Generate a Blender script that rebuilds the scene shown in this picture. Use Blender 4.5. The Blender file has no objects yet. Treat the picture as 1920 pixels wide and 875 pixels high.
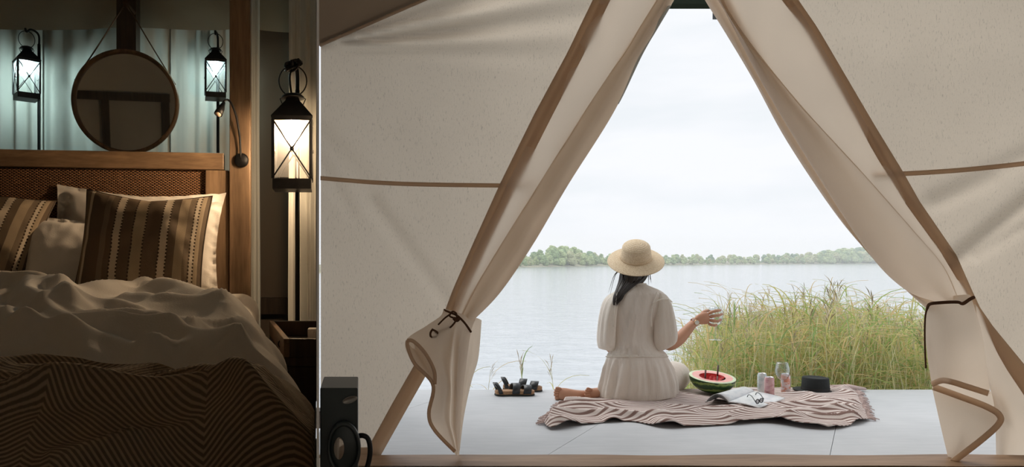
import bpy, bmesh, math, random
from math import sin, cos, pi, radians, sqrt, exp
from mathutils import Vector, Matrix, noise, Euler

random.seed(7)
scene = bpy.context.scene
COL = scene.collection

# ------------------------------------------------------------------ camera
FPX, CX, CY, EYE = 1300.0, 680.0, 485.0, 0.8
cam_d = bpy.data.cameras.new('camera')
cam = bpy.data.objects.new('camera', cam_d)
COL.objects.link(cam)
cam.location = (0, 0, EYE)
cam.rotation_euler = (pi / 2, 0, 0)
cam_d.sensor_fit = 'HORIZONTAL'
cam_d.sensor_width = 36
cam_d.lens = 36 * FPX / 1920
cam_d.shift_x = (960 - CX) / 1920
cam_d.shift_y = (CY - 437.5) / 1920
cam_d.clip_start = 0.02
cam_d.clip_end = 2000
scene.camera = cam

# ------------------------------------------------------------------ world and exposure
SKY = 1.14
world = bpy.data.worlds.new('overcast_sky')
scene.world = world
world.use_nodes = True
wn, wl = world.node_tree.nodes, world.node_tree.links
wn.clear()
w_out = wn.new('ShaderNodeOutputWorld')
w_bg = wn.new('ShaderNodeBackground')
w_tc = wn.new('ShaderNodeTexCoord')
w_map = wn.new('ShaderNodeMapping')
w_map.inputs['Scale'].default_value = (2.2, 2.2, 9)
w_no = wn.new('ShaderNodeTexNoise')
w_no.inputs['Scale'].default_value = 1.6
w_no.inputs['Detail'].default_value = 4
w_ra = wn.new('ShaderNodeValToRGB')
w_ra.color_ramp.elements[0].position = .36
w_ra.color_ramp.elements[0].color = (.72, .755, .79, 1)
w_ra.color_ramp.elements[1].position = .60
w_ra.color_ramp.elements[1].color = (.80, .815, .845, 1)
wl.new(w_tc.outputs['Generated'], w_map.inputs['Vector'])
wl.new(w_map.outputs['Vector'], w_no.inputs['Vector'])
wl.new(w_no.outputs['Fac'], w_ra.inputs['Fac'])
wl.new(w_ra.outputs['Color'], w_bg.inputs['Color'])
w_bg.inputs['Strength'].default_value = SKY
wl.new(w_bg.outputs['Background'], w_out.inputs['Surface'])
vs = scene.view_settings
vs.view_transform = 'Standard'
vs.look = 'None'
vs.gamma = 1
vs.use_curve_mapping = False
vs.exposure = 0.08
sun_d = bpy.data.lights.new('hazy_sun', 'SUN')
sun_d.energy = 1.6
sun_d.angle = radians(50)
sun_d.color = (1, .96, .90)
sun = bpy.data.objects.new('hazy_sun', sun_d)
COL.objects.link(sun)
sun.rotation_euler = (radians(-28), radians(-22), 0)     # high, over the lake and to the left
scene.cycles.volume_bounces = 3
scene.cycles.max_bounces = 14
scene.cycles.diffuse_bounces = 5
scene.cycles.transparent_max_bounces = 24
scene.cycles.transmission_bounces = 10
scene.cycles.sample_clamp_indirect = 4
scene.cycles.use_denoising = True


# ------------------------------------------------------------------ helpers
def P(px, py, d):
    """point seen at photo pixel (px, py), at distance d along the view axis"""
    return Vector(((px - CX) / FPX * d, d, EYE + (CY - py) / FPX * d))


def G(px, py, z=0.0):
    """point of the horizontal plane z seen at photo pixel"""
    return P(px, py, (EYE - z) * FPX / (py - CY))


def interp(tab, t):
    """piecewise-linear table [(t, a, b...)], returns the values at t"""
    if t <= tab[0][0]:
        return tab[0][1:]
    for a, b in zip(tab, tab[1:]):
        if t <= b[0]:
            k = (t - a[0]) / (b[0] - a[0])
            return tuple(x + (y - x) * k for x, y in zip(a[1:], b[1:]))
    return tab[-1][1:]


def smooth_tab(tab, t):
    """Catmull-Rom version of interp"""
    n = len(tab)
    i = 0
    while i < n - 2 and t > tab[i + 1][0]:
        i += 1
    a, b = tab[i], tab[i + 1]
    k = max(0, min(1, (t - a[0]) / (b[0] - a[0])))
    p, q = tab[max(0, i - 1)], tab[min(n - 1, i + 2)]
    r = []
    for x0, x1, x2, x3 in zip(p[1:], a[1:], b[1:], q[1:]):
        r.append(.5 * (2 * x1 + (x2 - x0) * k + (2 * x0 - 5 * x1 + 4 * x2 - x3) * k * k + (3 * x1 - x0 - 3 * x2 + x3) * k ** 3))
    return tuple(r)


def spline(pts, n):
    """n points on a Catmull-Rom curve through pts"""
    tab = [(i,) + tuple(p) for i, p in enumerate(pts)]
    return [Vector(smooth_tab(tab, (len(pts) - 1) * i / (n - 1))) for i in range(n)]


def nz(x, y=0, z=0):
    return noise.noise(Vector((x, y, z)))


class MB:
    """collects shapes; build() links them as ONE mesh object"""
    def __init__(self):
        self.v, self.f, self.uv = [], [], {}

    def add(self, vs, fs, uvs=None):
        o = len(self.v)
        self.v += [tuple(v) for v in vs]
        self.f += [tuple(i + o for i in f) for f in fs]
        if uvs:
            for i, u in enumerate(uvs):
                self.uv[o + i] = u
        return self

    def box(self, c, s, m=None, taper=1.0):
        x, y, z = s[0] / 2, s[1] / 2, s[2] / 2
        vs = []
        for dz, k in ((-z, 1.0), (z, taper)):
            for dx, dy in ((-x, -y), (x, -y), (x, y), (-x, y)):
                vs.append(Vector((c[0] + dx * k, c[1] + dy * k, c[2] + dz)))
        if m is not None:
            vs = [m @ v for v in vs]
        return self.add(vs, [(3, 2, 1, 0), (4, 5, 6, 7), (0, 1, 5, 4), (1, 2, 6, 5), (2, 3, 7, 6), (3, 0, 4, 7)])

    def bar(self, a, b, w, h, up=(0, 0, 1)):
        """a square bar from a to b"""
        a, b = Vector(a), Vector(b)
        d = (b - a).normalized()
        u = Vector(up)
        s = d.cross(u)
        if s.length < 1e-4:
            s = d.cross(Vector((1, 0, 0)))
        s.normalize()
        u = s.cross(d).normalized()
        vs = []
        for p in (a, b):
            for i, j in ((-1, -1), (1, -1), (1, 1), (-1, 1)):
                vs.append(p + s * (i * w / 2) + u * (j * h / 2))
        return self.add(vs, [(3, 2, 1, 0), (4, 5, 6, 7), (0, 1, 5, 4), (1, 2, 6, 5), (2, 3, 7, 6), (3, 0, 4, 7)])

    def tube(self, pts, r, n=8, caps=True, flat=1.0, ref=None, m=None):
        pts = [Vector(p) for p in pts]
        N = len(pts)
        rs = r if isinstance(r, (list, tuple)) else [r] * N
        vs, prev = [], None
        for i, p in enumerate(pts):
            t = (pts[min(N - 1, i + 1)] - pts[max(0, i - 1)])
            t = t.normalized() if t.length > 1e-9 else Vector((0, 0, 1))
            if prev is None:
                a = Vector(ref) if ref else (Vector((0, 0, 1)) if abs(t.z) < .9 else Vector((1, 0, 0)))
            else:
                a = prev
            a = a - t * a.dot(t)
            if a.length < 1e-6:
                a = t.orthogonal()
            a.normalize()
            prev = a
            b = t.cross(a)
            for k in range(n):
                w = 2 * pi * k / n
                vs.append(p + (a * cos(w) * flat + b * sin(w)) * rs[i])
        if m is not None:
            vs = [m @ v for v in vs]
        fs = []
        for i in range(N - 1):
            for k in range(n):
                k2 = (k + 1) % n
                fs.append((i * n + k, i * n + k2, (i + 1) * n + k2, (i + 1) * n + k))
        if caps:
            fs.append(tuple(range(n - 1, -1, -1)))
            fs.append(tuple((N - 1) * n + k for k in range(n)))
        return self.add(vs, fs)

    def lathe(self, prof, n=32, m=None, sx=1.0, sy=1.0, caps=False):
        vs, fs = [], []
        for r, z in prof:
            for k in range(n):
                w = 2 * pi * k / n
                vs.append(Vector((r * cos(w) * sx, r * sin(w) * sy, z)))
        if m is not None:
            vs = [m @ v for v in vs]
        N = len(prof)
        for i in range(N - 1):
            for k in range(n):
                k2 = (k + 1) % n
                fs.append((i * n + k, i * n + k2, (i + 1) * n + k2, (i + 1) * n + k))
        if caps and prof[0][0] > 1e-6:
            fs.append(tuple(range(n - 1, -1, -1)))
        if caps and prof[-1][0] > 1e-6:
            fs.append(tuple((N - 1) * n + k for k in range(n)))
        return self.add(vs, fs)

    def loft(self, rings, close=True, cap0=False, cap1=False):
        n = len(rings[0])
        vs = [v for r in rings for v in r]
        fs = []
        for i in range(len(rings) - 1):
            for k in range(n if close else n - 1):
                k2 = (k + 1) % n
                fs.append((i * n + k, i * n + k2, (i + 1) * n + k2, (i + 1) * n + k))
        if cap0:
            fs.append(tuple(range(n - 1, -1, -1)))
        if cap1:
            fs.append(tuple((len(rings) - 1) * n + k for k in range(n)))
        return self.add(vs, fs)

    def grid(self, fn, nu, nv, uvfn=None):
        vs, uvs, fs = [], [], []
        for j in range(nv + 1):
            for i in range(nu + 1):
                u, v = i / nu, j / nv
                vs.append(fn(u, v))
                uvs.append(uvfn(u, v) if uvfn else (u, v))
        w = nu + 1
        for j in range(nv):
            for i in range(nu):
                a = j * w + i
                fs.append((a, a + 1, a + w + 1, a + w))
        return self.add(vs, fs, uvs)

    def prism(self, poly, z0, z1, m=None):
        n = len(poly)
        vs = [Vector((x, y, z0)) for x, y in poly] + [Vector((x, y, z1)) for x, y in poly]
        if m is not None:
            vs = [m @ v for v in vs]
        fs = [tuple(range(n - 1, -1, -1)), tuple(range(n, 2 * n))]
        for k in range(n):
            k2 = (k + 1) % n
            fs.append((k, k2, n + k2, n + k))
        return self.add(vs, fs)

    def mesh(self, name, mat, smooth=True):
        me = bpy.data.meshes.new(name)
        me.from_pydata(self.v, [], self.f)
        if self.uv:
            uvl = me.uv_layers.new(name='UVMap')
            for lp in me.loops:
                uvl.data[lp.index].uv = self.uv.get(lp.vertex_index, (0, 0))
        if mat:
            me.materials.append(mat)
        if smooth:
            me.polygons.foreach_set('use_smooth', [True] * len(me.polygons))
        me.update()
        return me

    def build(self, name, mat, parent=None, smooth=False, solid=0, subsurf=0, bevel=0, off=0.0, fix=False):
        me = self.mesh(name, mat, smooth)
        if fix:
            bm = bmesh.new()
            bm.from_mesh(me)
            bmesh.ops.recalc_face_normals(bm, faces=bm.faces)
            bm.to_mesh(me)
            bm.free()
        o = bpy.data.objects.new(name, me)
        COL.objects.link(o)
        if bevel:
            b = o.modifiers.new('bevel', 'BEVEL')
            b.width = bevel
            b.segments = 2
            b.limit_method = 'ANGLE'
        if subsurf:
            s = o.modifiers.new('sub', 'SUBSURF')
            s.levels = s.render_levels = subsurf
        if solid:
            s = o.modifiers.new('thick', 'SOLIDIFY')
            s.thickness = solid
            s.offset = off
        if parent:
            attach(o, parent)
        return o


def attach(o, parent):
    o.parent = parent
    bpy.context.view_layer.update()
    o.matrix_parent_inverse = parent.matrix_world.inverted()


def tag(o, label=None, cat=None, group=None, kind=None):
    if label:
        o['label'] = label
    if cat:
        o['category'] = cat
    if group:
        o['group'] = group
    if kind:
        o['kind'] = kind
    return o


def thing(name, loc, label, cat, group=None):
    o = bpy.data.objects.new(name, None)
    o.empty_display_size = .05
    COL.objects.link(o)
    o.location = loc
    return tag(o, label, cat, group)


def copy_tree(o, parent=None):
    c = o.copy()
    COL.objects.link(c)
    if parent:
        c.parent = parent
    for ch in list(o.children):
        copy_tree(ch, c)
    return c


def rot(x=0, y=0, z=0, loc=(0, 0, 0)):
    return Matrix.Translation(Vector(loc)) @ Euler((radians(x), radians(y), radians(z)), 'XYZ').to_matrix().to_4x4()


# ------------------------------------------------------------------ materials
class NT:
    def __init__(self, name):
        self.m = bpy.data.materials.new(name)
        self.m.use_nodes = True
        self.t = self.m.node_tree
        self.t.nodes.clear()
        self.out = self.t.nodes.new('ShaderNodeOutputMaterial')

    def n(self, typ, **kw):
        nd = self.t.nodes.new(typ)
        for k, v in kw.items():
            if hasattr(nd, k) and k not in ('Scale',):
                setattr(nd, k, v)
            else:
                nd.inputs[k.replace('_', ' ')].default_value = v
        return nd

    def l(self, a, b):
        self.t.links.new(a, b)

    def coord(self, kind='Object', scale=(1, 1, 1), rotz=0):
        tc = self.n('ShaderNodeTexCoord')
        mp = self.n('ShaderNodeMapping')
        mp.inputs['Scale'].default_value = scale
        mp.inputs['Rotation'].default_value = (0, 0, rotz)
        self.l(tc.outputs[kind], mp.inputs['Vector'])
        return mp.outputs['Vector']

    def noise(self, vec, scale, detail=3, rough=.55):
        nd = self.n('ShaderNodeTexNoise')
        nd.inputs['Scale'].default_value = scale
        nd.inputs['Detail'].default_value = detail
        nd.inputs['Roughness'].default_value = rough
        self.l(vec, nd.inputs['Vector'])
        return nd.outputs['Fac']

    def ramp(self, fac, stops, interp='LINEAR'):
        r = self.n('ShaderNodeValToRGB')
        r.color_ramp.interpolation = interp
        el = r.color_ramp.elements
        while len(el) < len(stops):
            el.new(.5)
        for e, (p, c) in zip(el, stops):
            e.position = p
            e.color = (c[0], c[1], c[2], 1) if len(c) == 3 else c
        self.l(fac, r.inputs['Fac'])
        return r.outputs['Color']

    def math(self, op, a, b=None, c=None):
        nd = self.n('ShaderNodeMath')
        nd.operation = op
        for i, x in enumerate((a, b, c)):
            if x is None:
                continue
            if isinstance(x, (int, float)):
                nd.inputs[i].default_value = x
            else:
                self.l(x, nd.inputs[i])
        return nd.outputs[0]

    def mix(self, fac, a, b, mode='MIX'):
        nd = self.n('ShaderNodeMix')
        nd.data_type = 'RGBA'
        nd.blend_type = mode
        for s, x in ((nd.inputs[0], fac), (nd.inputs[6], a), (nd.inputs[7], b)):
            if isinstance(x, (int, float)):
                s.default_value = x
            elif isinstance(x, (tuple, list)):
                s.default_value = (x[0], x[1], x[2], 1)
            else:
                self.l(x, s)
        return nd.outputs[2]

    def bump(self, h, strength=.3, dist=.01):
        b = self.n('ShaderNodeBump')
        b.inputs['Strength'].default_value = strength
        b.inputs['Distance'].default_value = dist
        self.l(h, b.inputs['Height'])
        return b.outputs['Normal']

    def principled(self, color, rough=.6, metal=0, normal=None, spec=.5, **kw):
        p = self.n('ShaderNodeBsdfPrincipled')
        if isinstance(color, (tuple, list)):
            p.inputs['Base Color'].default_value = (color[0], color[1], color[2], 1)
        else:
            self.l(color, p.inputs['Base Color'])
        if isinstance(rough, (int, float)):
            p.inputs['Roughness'].default_value = rough
        else:
            self.l(rough, p.inputs['Roughness'])
        p.inputs['Metallic'].default_value = metal
        p.inputs['Specular IOR Level'].default_value = spec
        for k, v in kw.items():
            p.inputs[k.replace('_', ' ')].default_value = v
        if normal:
            self.l(normal, p.inputs['Normal'])
        return p

    def end(self, shader):
        self.l(shader.outputs[0], self.out.inputs['Surface'])
        return self.m


def srgb(r, g, b):
    f = lambda c: (c / 255 / 12.92) if c / 255 <= .04045 else ((c / 255 + .055) / 1.055) ** 2.4
    return (f(r), f(g), f(b))


def plain(name, color, rough=.6, metal=0, var=.12, scale=30, bump=0, spec=.5, **kw):
    t = NT(name)
    v = t.coord()
    f = t.noise(v, scale)
    c = t.ramp(f, [(.3, tuple(x * (1 - var) for x in color)), (.7, tuple(min(1, x * (1 + var)) for x in color))])
    nrm = t.bump(f, bump, .004) if bump else None
    return t.end(t.principled(c, rough, metal, nrm, spec, **kw))


def wood(name, c1, c2, axis='x', scale=1.0, rough=.5):
    t = NT(name)
    s = {'x': (1.2, 14, 14), 'y': (14, 1.2, 14), 'z': (14, 14, 1.2)}[axis]
    v = t.coord('Object', tuple(a * scale for a in s))
    f = t.noise(v, 2.2, 5, .6)
    f2 = t.noise(v, 11, 3, .5)
    g = t.math('ADD', t.math('MULTIPLY', f, .75), t.math('MULTIPLY', f2, .25))
    c = t.ramp(g, [(.34, c1), (.5, tuple((a + b) / 2 for a, b in zip(c1, c2))), (.66, c2)])
    return t.end(t.principled(c, rough, 0, t.bump(g, .25, .003), .35))


def cloth(name, color, trans=.0, var=.06, flecks=0, weave=0, tcol=None, wear=.08, spec=.2):
    """woven cloth: diffuse with some light let through"""
    t = NT(name)
    v = t.coord('Object')
    big = t.noise(v, 2.5, 3)
    fine = t.noise(v, 260 if not weave else weave, 2)
    c = t.ramp(big, [(.3, tuple(x * (1 - wear) for x in color)), (.7, color)])
    c = t.mix(t.math('MULTIPLY', fine, var * 2), c, tuple(x * .72 for x in color))
    if flecks:
        fv = t.coord('Object', (270, 270, 58))
        fl = t.noise(fv, 1.0, 2, .6)
        fm = t.ramp(fl, [(.58, (0, 0, 0)), (.78, (1, 1, 1))])
        c = t.mix(t.math('MULTIPLY', fm, flecks), c, tuple(x * .32 for x in color))
        fv2 = t.coord('Object', (420, 420, 90))
        fl2 = t.noise(fv2, 1.0, 1)
        c = t.mix(t.math('MULTIPLY', fl2, .22), c, tuple(x * .6 for x in color))
    nrm = t.bump(fine, .25, .002)
    d = t.n('ShaderNodeBsdfDiffuse')
    t.l(c, d.inputs['Color'])
    t.l(nrm, d.inputs['Normal'])
    if not trans:
        return t.end(d)
    tr = t.n('ShaderNodeBsdfTranslucent')
    if tcol:
        tc = t.mix(1.0, c, tcol, 'MULTIPLY')
        t.l(tc, tr.inputs['Color'])
    else:
        t.l(c, tr.inputs['Color'])
    mx = t.n('ShaderNodeMixShader')
    mx.inputs[0].default_value = trans
    t.l(d.outputs[0], mx.inputs[1])
    t.l(tr.outputs[0], mx.inputs[2])
    return t.end(mx)


def thin_glass(name, tint=(.95, .97, .98), refl=.12, haze=0.0, hazecol=(.8, .8, .8)):
    t = NT(name)
    tr = t.n('ShaderNodeBsdfTransparent')
    tr.inputs['Color'].default_value = (*tint, 1)
    gl = t.n('ShaderNodeBsdfGlossy')
    gl.inputs['Roughness'].default_value = .03
    lw = t.n('ShaderNodeLayerWeight')
    lw.inputs['Blend'].default_value = .35
    fac = t.math('ADD', t.math('MULTIPLY', lw.outputs['Facing'], .55), refl * .4)
    mx = t.n('ShaderNodeMixShader')
    t.l(fac, mx.inputs[0])
    t.l(tr.outputs[0], mx.inputs[1])
    t.l(gl.outputs[0], mx.inputs[2])
    if haze:
        ts = t.n('ShaderNodeBsdfTranslucent')
        ts.inputs['Color'].default_value = (*hazecol, 1)
        m2 = t.n('ShaderNodeMixShader')
        m2.inputs[0].default_value = haze
        t.l(mx.outputs[0], m2.inputs[1])
        t.l(ts.outputs[0], m2.inputs[2])
        return t.end(m2)
    return t.end(mx)


def emit(name, color, strength):
    t = NT(name)
    e = t.n('ShaderNodeEmission')
    e.inputs['Color'].default_value = (*color, 1)
    e.inputs['Strength'].default_value = strength
    return t.end(e)


CANVAS = cloth('tent_canvas', (.84, .775, .69), .54, .05, flecks=.55, tcol=(1.0, .955, .89), wear=.06)
FLAP = cloth('flap_canvas', (.86, .785, .70), .58, .05, tcol=(1.0, .93, .85))
STRAP = cloth('webbing_brown', (.80, .685, .565), .56, .12, tcol=(1.0, .92, .84))
ROOFCLOTH = cloth('roof_cloth', (.27, .215, .16), .12, .08)
CORD = cloth('cord_brown', (.10, .055, .035), 0, .2)
MESHNET = cloth('mosquito_net', (.55, .60, .60), .5, .3, weave=180)
OPAQUE = cloth('lining_cloth', (.52, .47, .41), 0, .06)
OPAQUEW = cloth('white_lining', (.80, .79, .77), 0, .03)
DARKLINE = cloth('dark_lining', (.16, .125, .095), 0, .08)
CURT = cloth('curtain_cloth', (.66, .66, .62), 0, .08)
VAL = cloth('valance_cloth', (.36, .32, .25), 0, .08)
SHEET = cloth('white_cotton', (.74, .70, .66), 0, .03)
DUVET = cloth('duvet_cotton', (.66, .63, .60), 0, .03)
WOODH = wood('oak_rail', (.105, .064, .037), (.25, .16, .092), 'x')
WOODV = wood('oak_post', (.105, .064, .037), (.25, .16, .092), 'z')
WOODD = wood('dark_wood', (.030, .018, .012), (.07, .042, .026), 'z')
THRESH = wood('threshold_pine', (.20, .12, .065), (.40, .26, .16), 'x', .7)
BLACK = plain('black_iron', (.012, .012, .013), .45, .6, .2, 60, .1)
DKGREEN = plain('dark_enamel', (.012, .020, .020), .4, 0, .2, 8)
GLASS = thin_glass('clear_glass')
PANE = thin_glass('lantern_pane', (.95, .95, .94), .10, .045)

# ------------------------------------------------------------------ the setting: tent shell, deck, lake
XP = (596 - CX) / FPX                      # slope of the dividing screen's line on the ground
TW = 2.85                                  # distance of the canvas front


def roof_z(x):
    return 1.68 + .436 * (x + .18) if x < 1.35 else 2.347 - .3 * (x - 1.35)


def struct(name, mb, mat, **kw):
    return tag(mb.build(name, mat, **kw), kind='structure')


def slab(name, a, b, mat):
    m = MB()
    m.box([(p + q) / 2 for p, q in zip(a, b)], [abs(q - p) for p, q in zip(a, b)])
    return struct(name, m, mat)


# screen between the bedroom and the lounge tent, with an opening in it
m = MB()
for y0, y1, z0, z1 in ((.30, 4.3, -.05, 2.42), (-.15, .30, 1.6, 2.42), (-1.6, -.15, -.05, 2.42)):
    t = .0011
    n = Vector((1, -XP, 0)).normalized() * (t / 2)
    a, b = Vector((XP * y0, y0, 0)), Vector((XP * y1, y1, 0))
    m.add([a - n + Vector((0, 0, z0)), a + n + Vector((0, 0, z0)), b + n + Vector((0, 0, z0)), b - n + Vector((0, 0, z0)),
           a - n + Vector((0, 0, z1)), a + n + Vector((0, 0, z1)), b + n + Vector((0, 0, z1)), b - n + Vector((0, 0, z1))],
          [(3, 2, 1, 0), (4, 5, 6, 7), (0, 1, 5, 4), (1, 2, 6, 5), (2, 3, 7, 6), (3, 0, 4, 7)])
struct('wall_divider', m, OPAQUEW)

# lounge tent
slab('floor', (-.28, -1.6, -.12), (3.4, 2.66, -.05), THRESH)
m = MB()
m.grid(lambda u, v: Vector((3.32, -1.6 + u * 4.45, -.05 + v * (roof_z(3.32) + .05))), 8, 8)
struct('wall_right', m, CANVAS, smooth=True)
m = MB()
m.grid(lambda u, v: Vector((.09 + u * 3.23, -1.6, -.05 + v * (roof_z(.09 + u * 3.23) + .05))), 16, 8)
struct('wall_rear', m, CANVAS, smooth=True)
m = MB()
for x0, x1 in ((-.19, 1.35), (1.35, 3.34)):
    def roof_pt(u, v):
        y = -1.6 + 4.48 * v
        xa = XP * y + .002 if x0 < 0 else x0
        x = xa + (x1 - xa) * u
        return Vector((x, y, roof_z(x) + .004))
    m.grid(roof_pt, 8, 24)
struct('ceiling', m, ROOFCLOTH)


def seg_dist(px, py, a, b):
    ax, ay = a
    bx, by = b
    k = ((px - ax) * (bx - ax) + (py - ay) * (by - ay)) / ((bx - ax) ** 2 + (by - ay) ** 2)
    k = max(0, min(1, k))
    return math.hypot(px - ax - k * (bx - ax), py - ay - k * (by - ay)), k


def wall_depth(px, py):
    d = TW + .010 * nz(px * .004, py * .004) + .003 * nz(px * .012, py * .012, 3)
    if px < 1150:
        th = math.atan2(92 - py, px - 540)
        r = math.hypot(92 - py, px - 540)
        if -.35 < th < .6:
            w = exp(-((th - .16) / .16) ** 2) * min(1, r / 120) * exp(-max(0, r - 330) / 150)
            d += .036 * sin(th * 42) * w
        for a, b, s, h in (((700, 380), (845, 575), 15, .022), ((598, 250), (690, 350), 22, .014), ((598, 300), (660, 400), 14, .014)):
            q, k = seg_dist(px, py, a, b)
            d -= h * exp(-(q / s) ** 2) * (1 - .5 * k)
    else:
        for a, b, s, h in (((1775, 500), (1930, 375), 15, .034), ((1760, 375), (1930, 290), 18, .018), ((1830, 480), (1930, 420), 10, .018), ((1700, 400), (1860, 340), 14, .009)):
            q, k = seg_dist(px, py, a, b)
            d -= h * exp(-(q / s) ** 2)
    return d


LS = [(-280, 1258, 1288), (0, 1110, 1143), (100, 1062, 1094), (215, 1000, 1035), (345, 936, 969), (460, 884, 913), (540, 849, 877),
      (590, 830, 860), (640, 800, 830), (690, 772, 805), (760, 732, 765), (815, 702, 734), (890, 660, 692)]
RS = [(-280, 1275, 1308), (0, 1459, 1490), (55, 1500, 1528), (236, 1604, 1634), (321, 1653, 1686), (378, 1689, 1718), (477, 1760, 1786),
      (540, 1798, 1814), (575, 1815, 1830), (611, 1835, 1855), (690, 1880, 1920), (750, 1920, 1960), (890, 2010, 2052)]


def wall_pt(px, py, off=0.0):
    d = wall_depth(px, py)
    p = P(px, py, d)
    p.z = max(-.03, min(p.z, roof_z(p.x)))
    p.y -= off
    return p


m = MB()
m.grid(lambda u, v: wall_pt(601.5 + u * (interp(LS, -270 + 1160 * v)[1] - 10 - 601.5), -270 + 1160 * v), 110, 170)
wall_l = struct('wall_front_left', m, CANVAS, smooth=True)
m = MB()
m.grid(lambda u, v: wall_pt(interp(RS, -270 + 1160 * v)[0] + 10 + u * (2182 - interp(RS, -270 + 1160 * v)[0]), -270 + 1160 * v), 90, 150)
wall_r = struct('wall_front_right', m, CANVAS, smooth=True)


def ribbon(name, tab, parent, lo, hi, off, n=60, mat=STRAP):
    """webbing tape: tab rows (py, px left, px right)"""
    mm = MB()

    def fn(u, v):
        py = lo + (hi - lo) * v
        a, b = interp(tab, py)
        return wall_pt(a + (b - a) * u, py, off + .003)
    mm.grid(fn, 3, n)
    return mm.build(name, mat, parent, smooth=True, solid=.0015)


ribbon('webbing_strap', LS, wall_l, -100, 850, .014)
ribbon('webbing_strap', RS, wall_r, -100, 890, .014)


def hstrap(parent, pts, w):
    mm = MB()
    c = spline([(a, b, 0) for a, b in pts], 40)
    mm.grid(lambda u, v: wall_pt(c[int(round(u * 39))].x, c[int(round(u * 39))].y + (v - .5) * w, .006), 39, 2)
    return mm.build('webbing_strap', STRAP, parent, smooth=True, solid=.001)


hstrap(wall_l, [(601, 334), (700, 342), (800, 346), (960, 348), (1000, 347)], 8)
hstrap(wall_r, [(1625, 328), (1690, 326), (1800, 319), (1925, 306), (2060, 288), (2178, 270)], 9)
# seam where the roof meets the front
mm = MB()
c = [Vector((x, TW - .02, roof_z(x) - .012)) for x in [-.175 + i * .1 for i in range(16)]]
mm.tube(c, .012, 6, flat=.5)
mm.build('roof_seam', STRAP, wall_l, smooth=True)
mm = MB()
mm.bar((-.17, TW - .03, .005), (interp(LS, 850)[0] / FPX * TW - CX / FPX * TW + .03, TW - .03, .005), .012, .055)
mm.build('hem', STRAP, wall_l)

# threshold beam
m = MB()
m.grid(lambda u, v: P(600 + u * 1600, 0, 1) * 0 + Vector((-.18 + u * 3.5, 2.66 + .11 * v, .006 + .012 * v + .004 * nz(u * 9, v, 2))), 60, 3)
m.box((1.57, 2.71, -.055), (3.5, .10, .115))
struct('trim_1', m, THRESH)

# deck in large slabs with open joints
t = NT('deck_cement_board')
v = t.coord('Object')
f1, f2 = t.noise(v, 1.6, 4), t.noise(t.coord('Object', (6, 40, 6)), 1.0, 4)
c = t.ramp(t.math('ADD', t.math('MULTIPLY', f1, .6), t.math('MULTIPLY', f2, .4)), [(.35, (.46, .485, .51)), (.65, (.57, .59, .615))])
DECK = t.end(t.principled(c, .55, 0, t.bump(f2, .1, .003), .3))
deck = bpy.data.objects.new('floor_deck', None)
COL.objects.link(deck)
tag(deck, kind='structure')
sl = .35 / .477
NEAR, FAR = 2.762, 4.245
for k in range(-2, 4):
    xa = 1.0625 + 1.153 * k
    xb = xa + 1.153
    e = .0012
    poly = [(xa + (NEAR - 3.25) * sl + e, NEAR), (xb + (NEAR - 3.25) * sl - e, NEAR), (xb + (FAR - 3.25) * sl - e, FAR), (xa + (FAR - 3.25) * sl + e, FAR)]
    if k == -2:
        poly[0] = (-.2, NEAR)
        poly[3] = (-.2, FAR)
        if poly[2][0] < -.2:
            continue
        if poly[1][0] < -.2:
            poly = [(-.2, FAR), (-.2, 3.25 + (-.2 - xb) / sl), poly[2]]
    m = MB().prism(poly, -.09, 0)
    m.build('deck_slab', DECK, deck)
m = MB()
for x in (.3, 1.6, 2.9, 4.2):
    m.box((x, 4.1, -.75), (.1, .1, 1.32))
m.bar((-.3, 4.1, -.14), (5.2, 4.1, -.14), .1, .1)
m.bar((-.3, 2.9, -.14), (5.2, 2.9, -.14), .1, .1)
m.build('deck_frame', WOODD, deck)

# the lake
WATER_Z = -1.0
t = NT('lake_water')
v1 = t.coord('Object', (1.0, 3.2, 1))
wv = t.noise(v1, 1.3, 3, .6)
wv2 = t.noise(v1, 5.0, 2, .5)
hgt = t.math('ADD', t.math('MULTIPLY', wv, .7), t.math('MULTIPLY', wv2, .3))
c = t.ramp(hgt, [(.4, (.40, .44, .48)), (.6, (.52, .56, .60))])
WATER = t.end(t.principled(c, .12, 0, t.bump(hgt, .35, .05), .6))
m = MB()
ys = [4.0 * (1.16 ** i) for i in range(32)]
m.grid(lambda u, v: Vector((-150 + 600 * u, ys[int(round(v * 31))], WATER_Z)), 20, 31)
tag(m.build('lake', WATER), 'calm pale grey lake reaching to the wooded far shore', 'lake', kind='structure')


def shore_d(px):
    """distance of the far bank seen at column px"""
    return 146 + max(-60, min(160, (px - 980) * .17))


m = MB()
BANK = plain('shore_reed_bank', (.30, .29, .20), .9, 0, .3, .3)


def bank(u, v):
    px = 500 + 1700 * u
    d = shore_d(px) + v * 70
    p = P(px, CY, d)
    p.z = WATER_Z - .05 + (.6 * min(1, v * 8)) + .4 * nz(u * 60, v * 5)* min(1, v * 8)
    return p


m.grid(bank, 160, 8)
tag(m.build('far_shore', BANK, smooth=True), kind='structure')

# awning edge above the deck
m = MB()
za = EYE + (CY - 8) / FPX * 3.55
m.box((1.5, 3.58, za + .045), (3.0, .07, .09))
for x in (.25, 2.75):
    m.bar((x, TW + .06, 2.12), (x, 3.56, za + .045), .05, .05)
AWN = cloth('awning_cloth', (.035, .045, .035), 0, .1)
aw = m.build('awning', AWN)
tag(aw, kind='structure')
m = MB()
a = P(1350, 30, 3.5)
m.box((a.x, 3.5, a.z + .01), (.06, .03, .045))
m.box((a.x + .02, 3.5, a.z + .06), (.015, .015, .1))
m.build('bracket', BLACK, aw)


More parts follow.
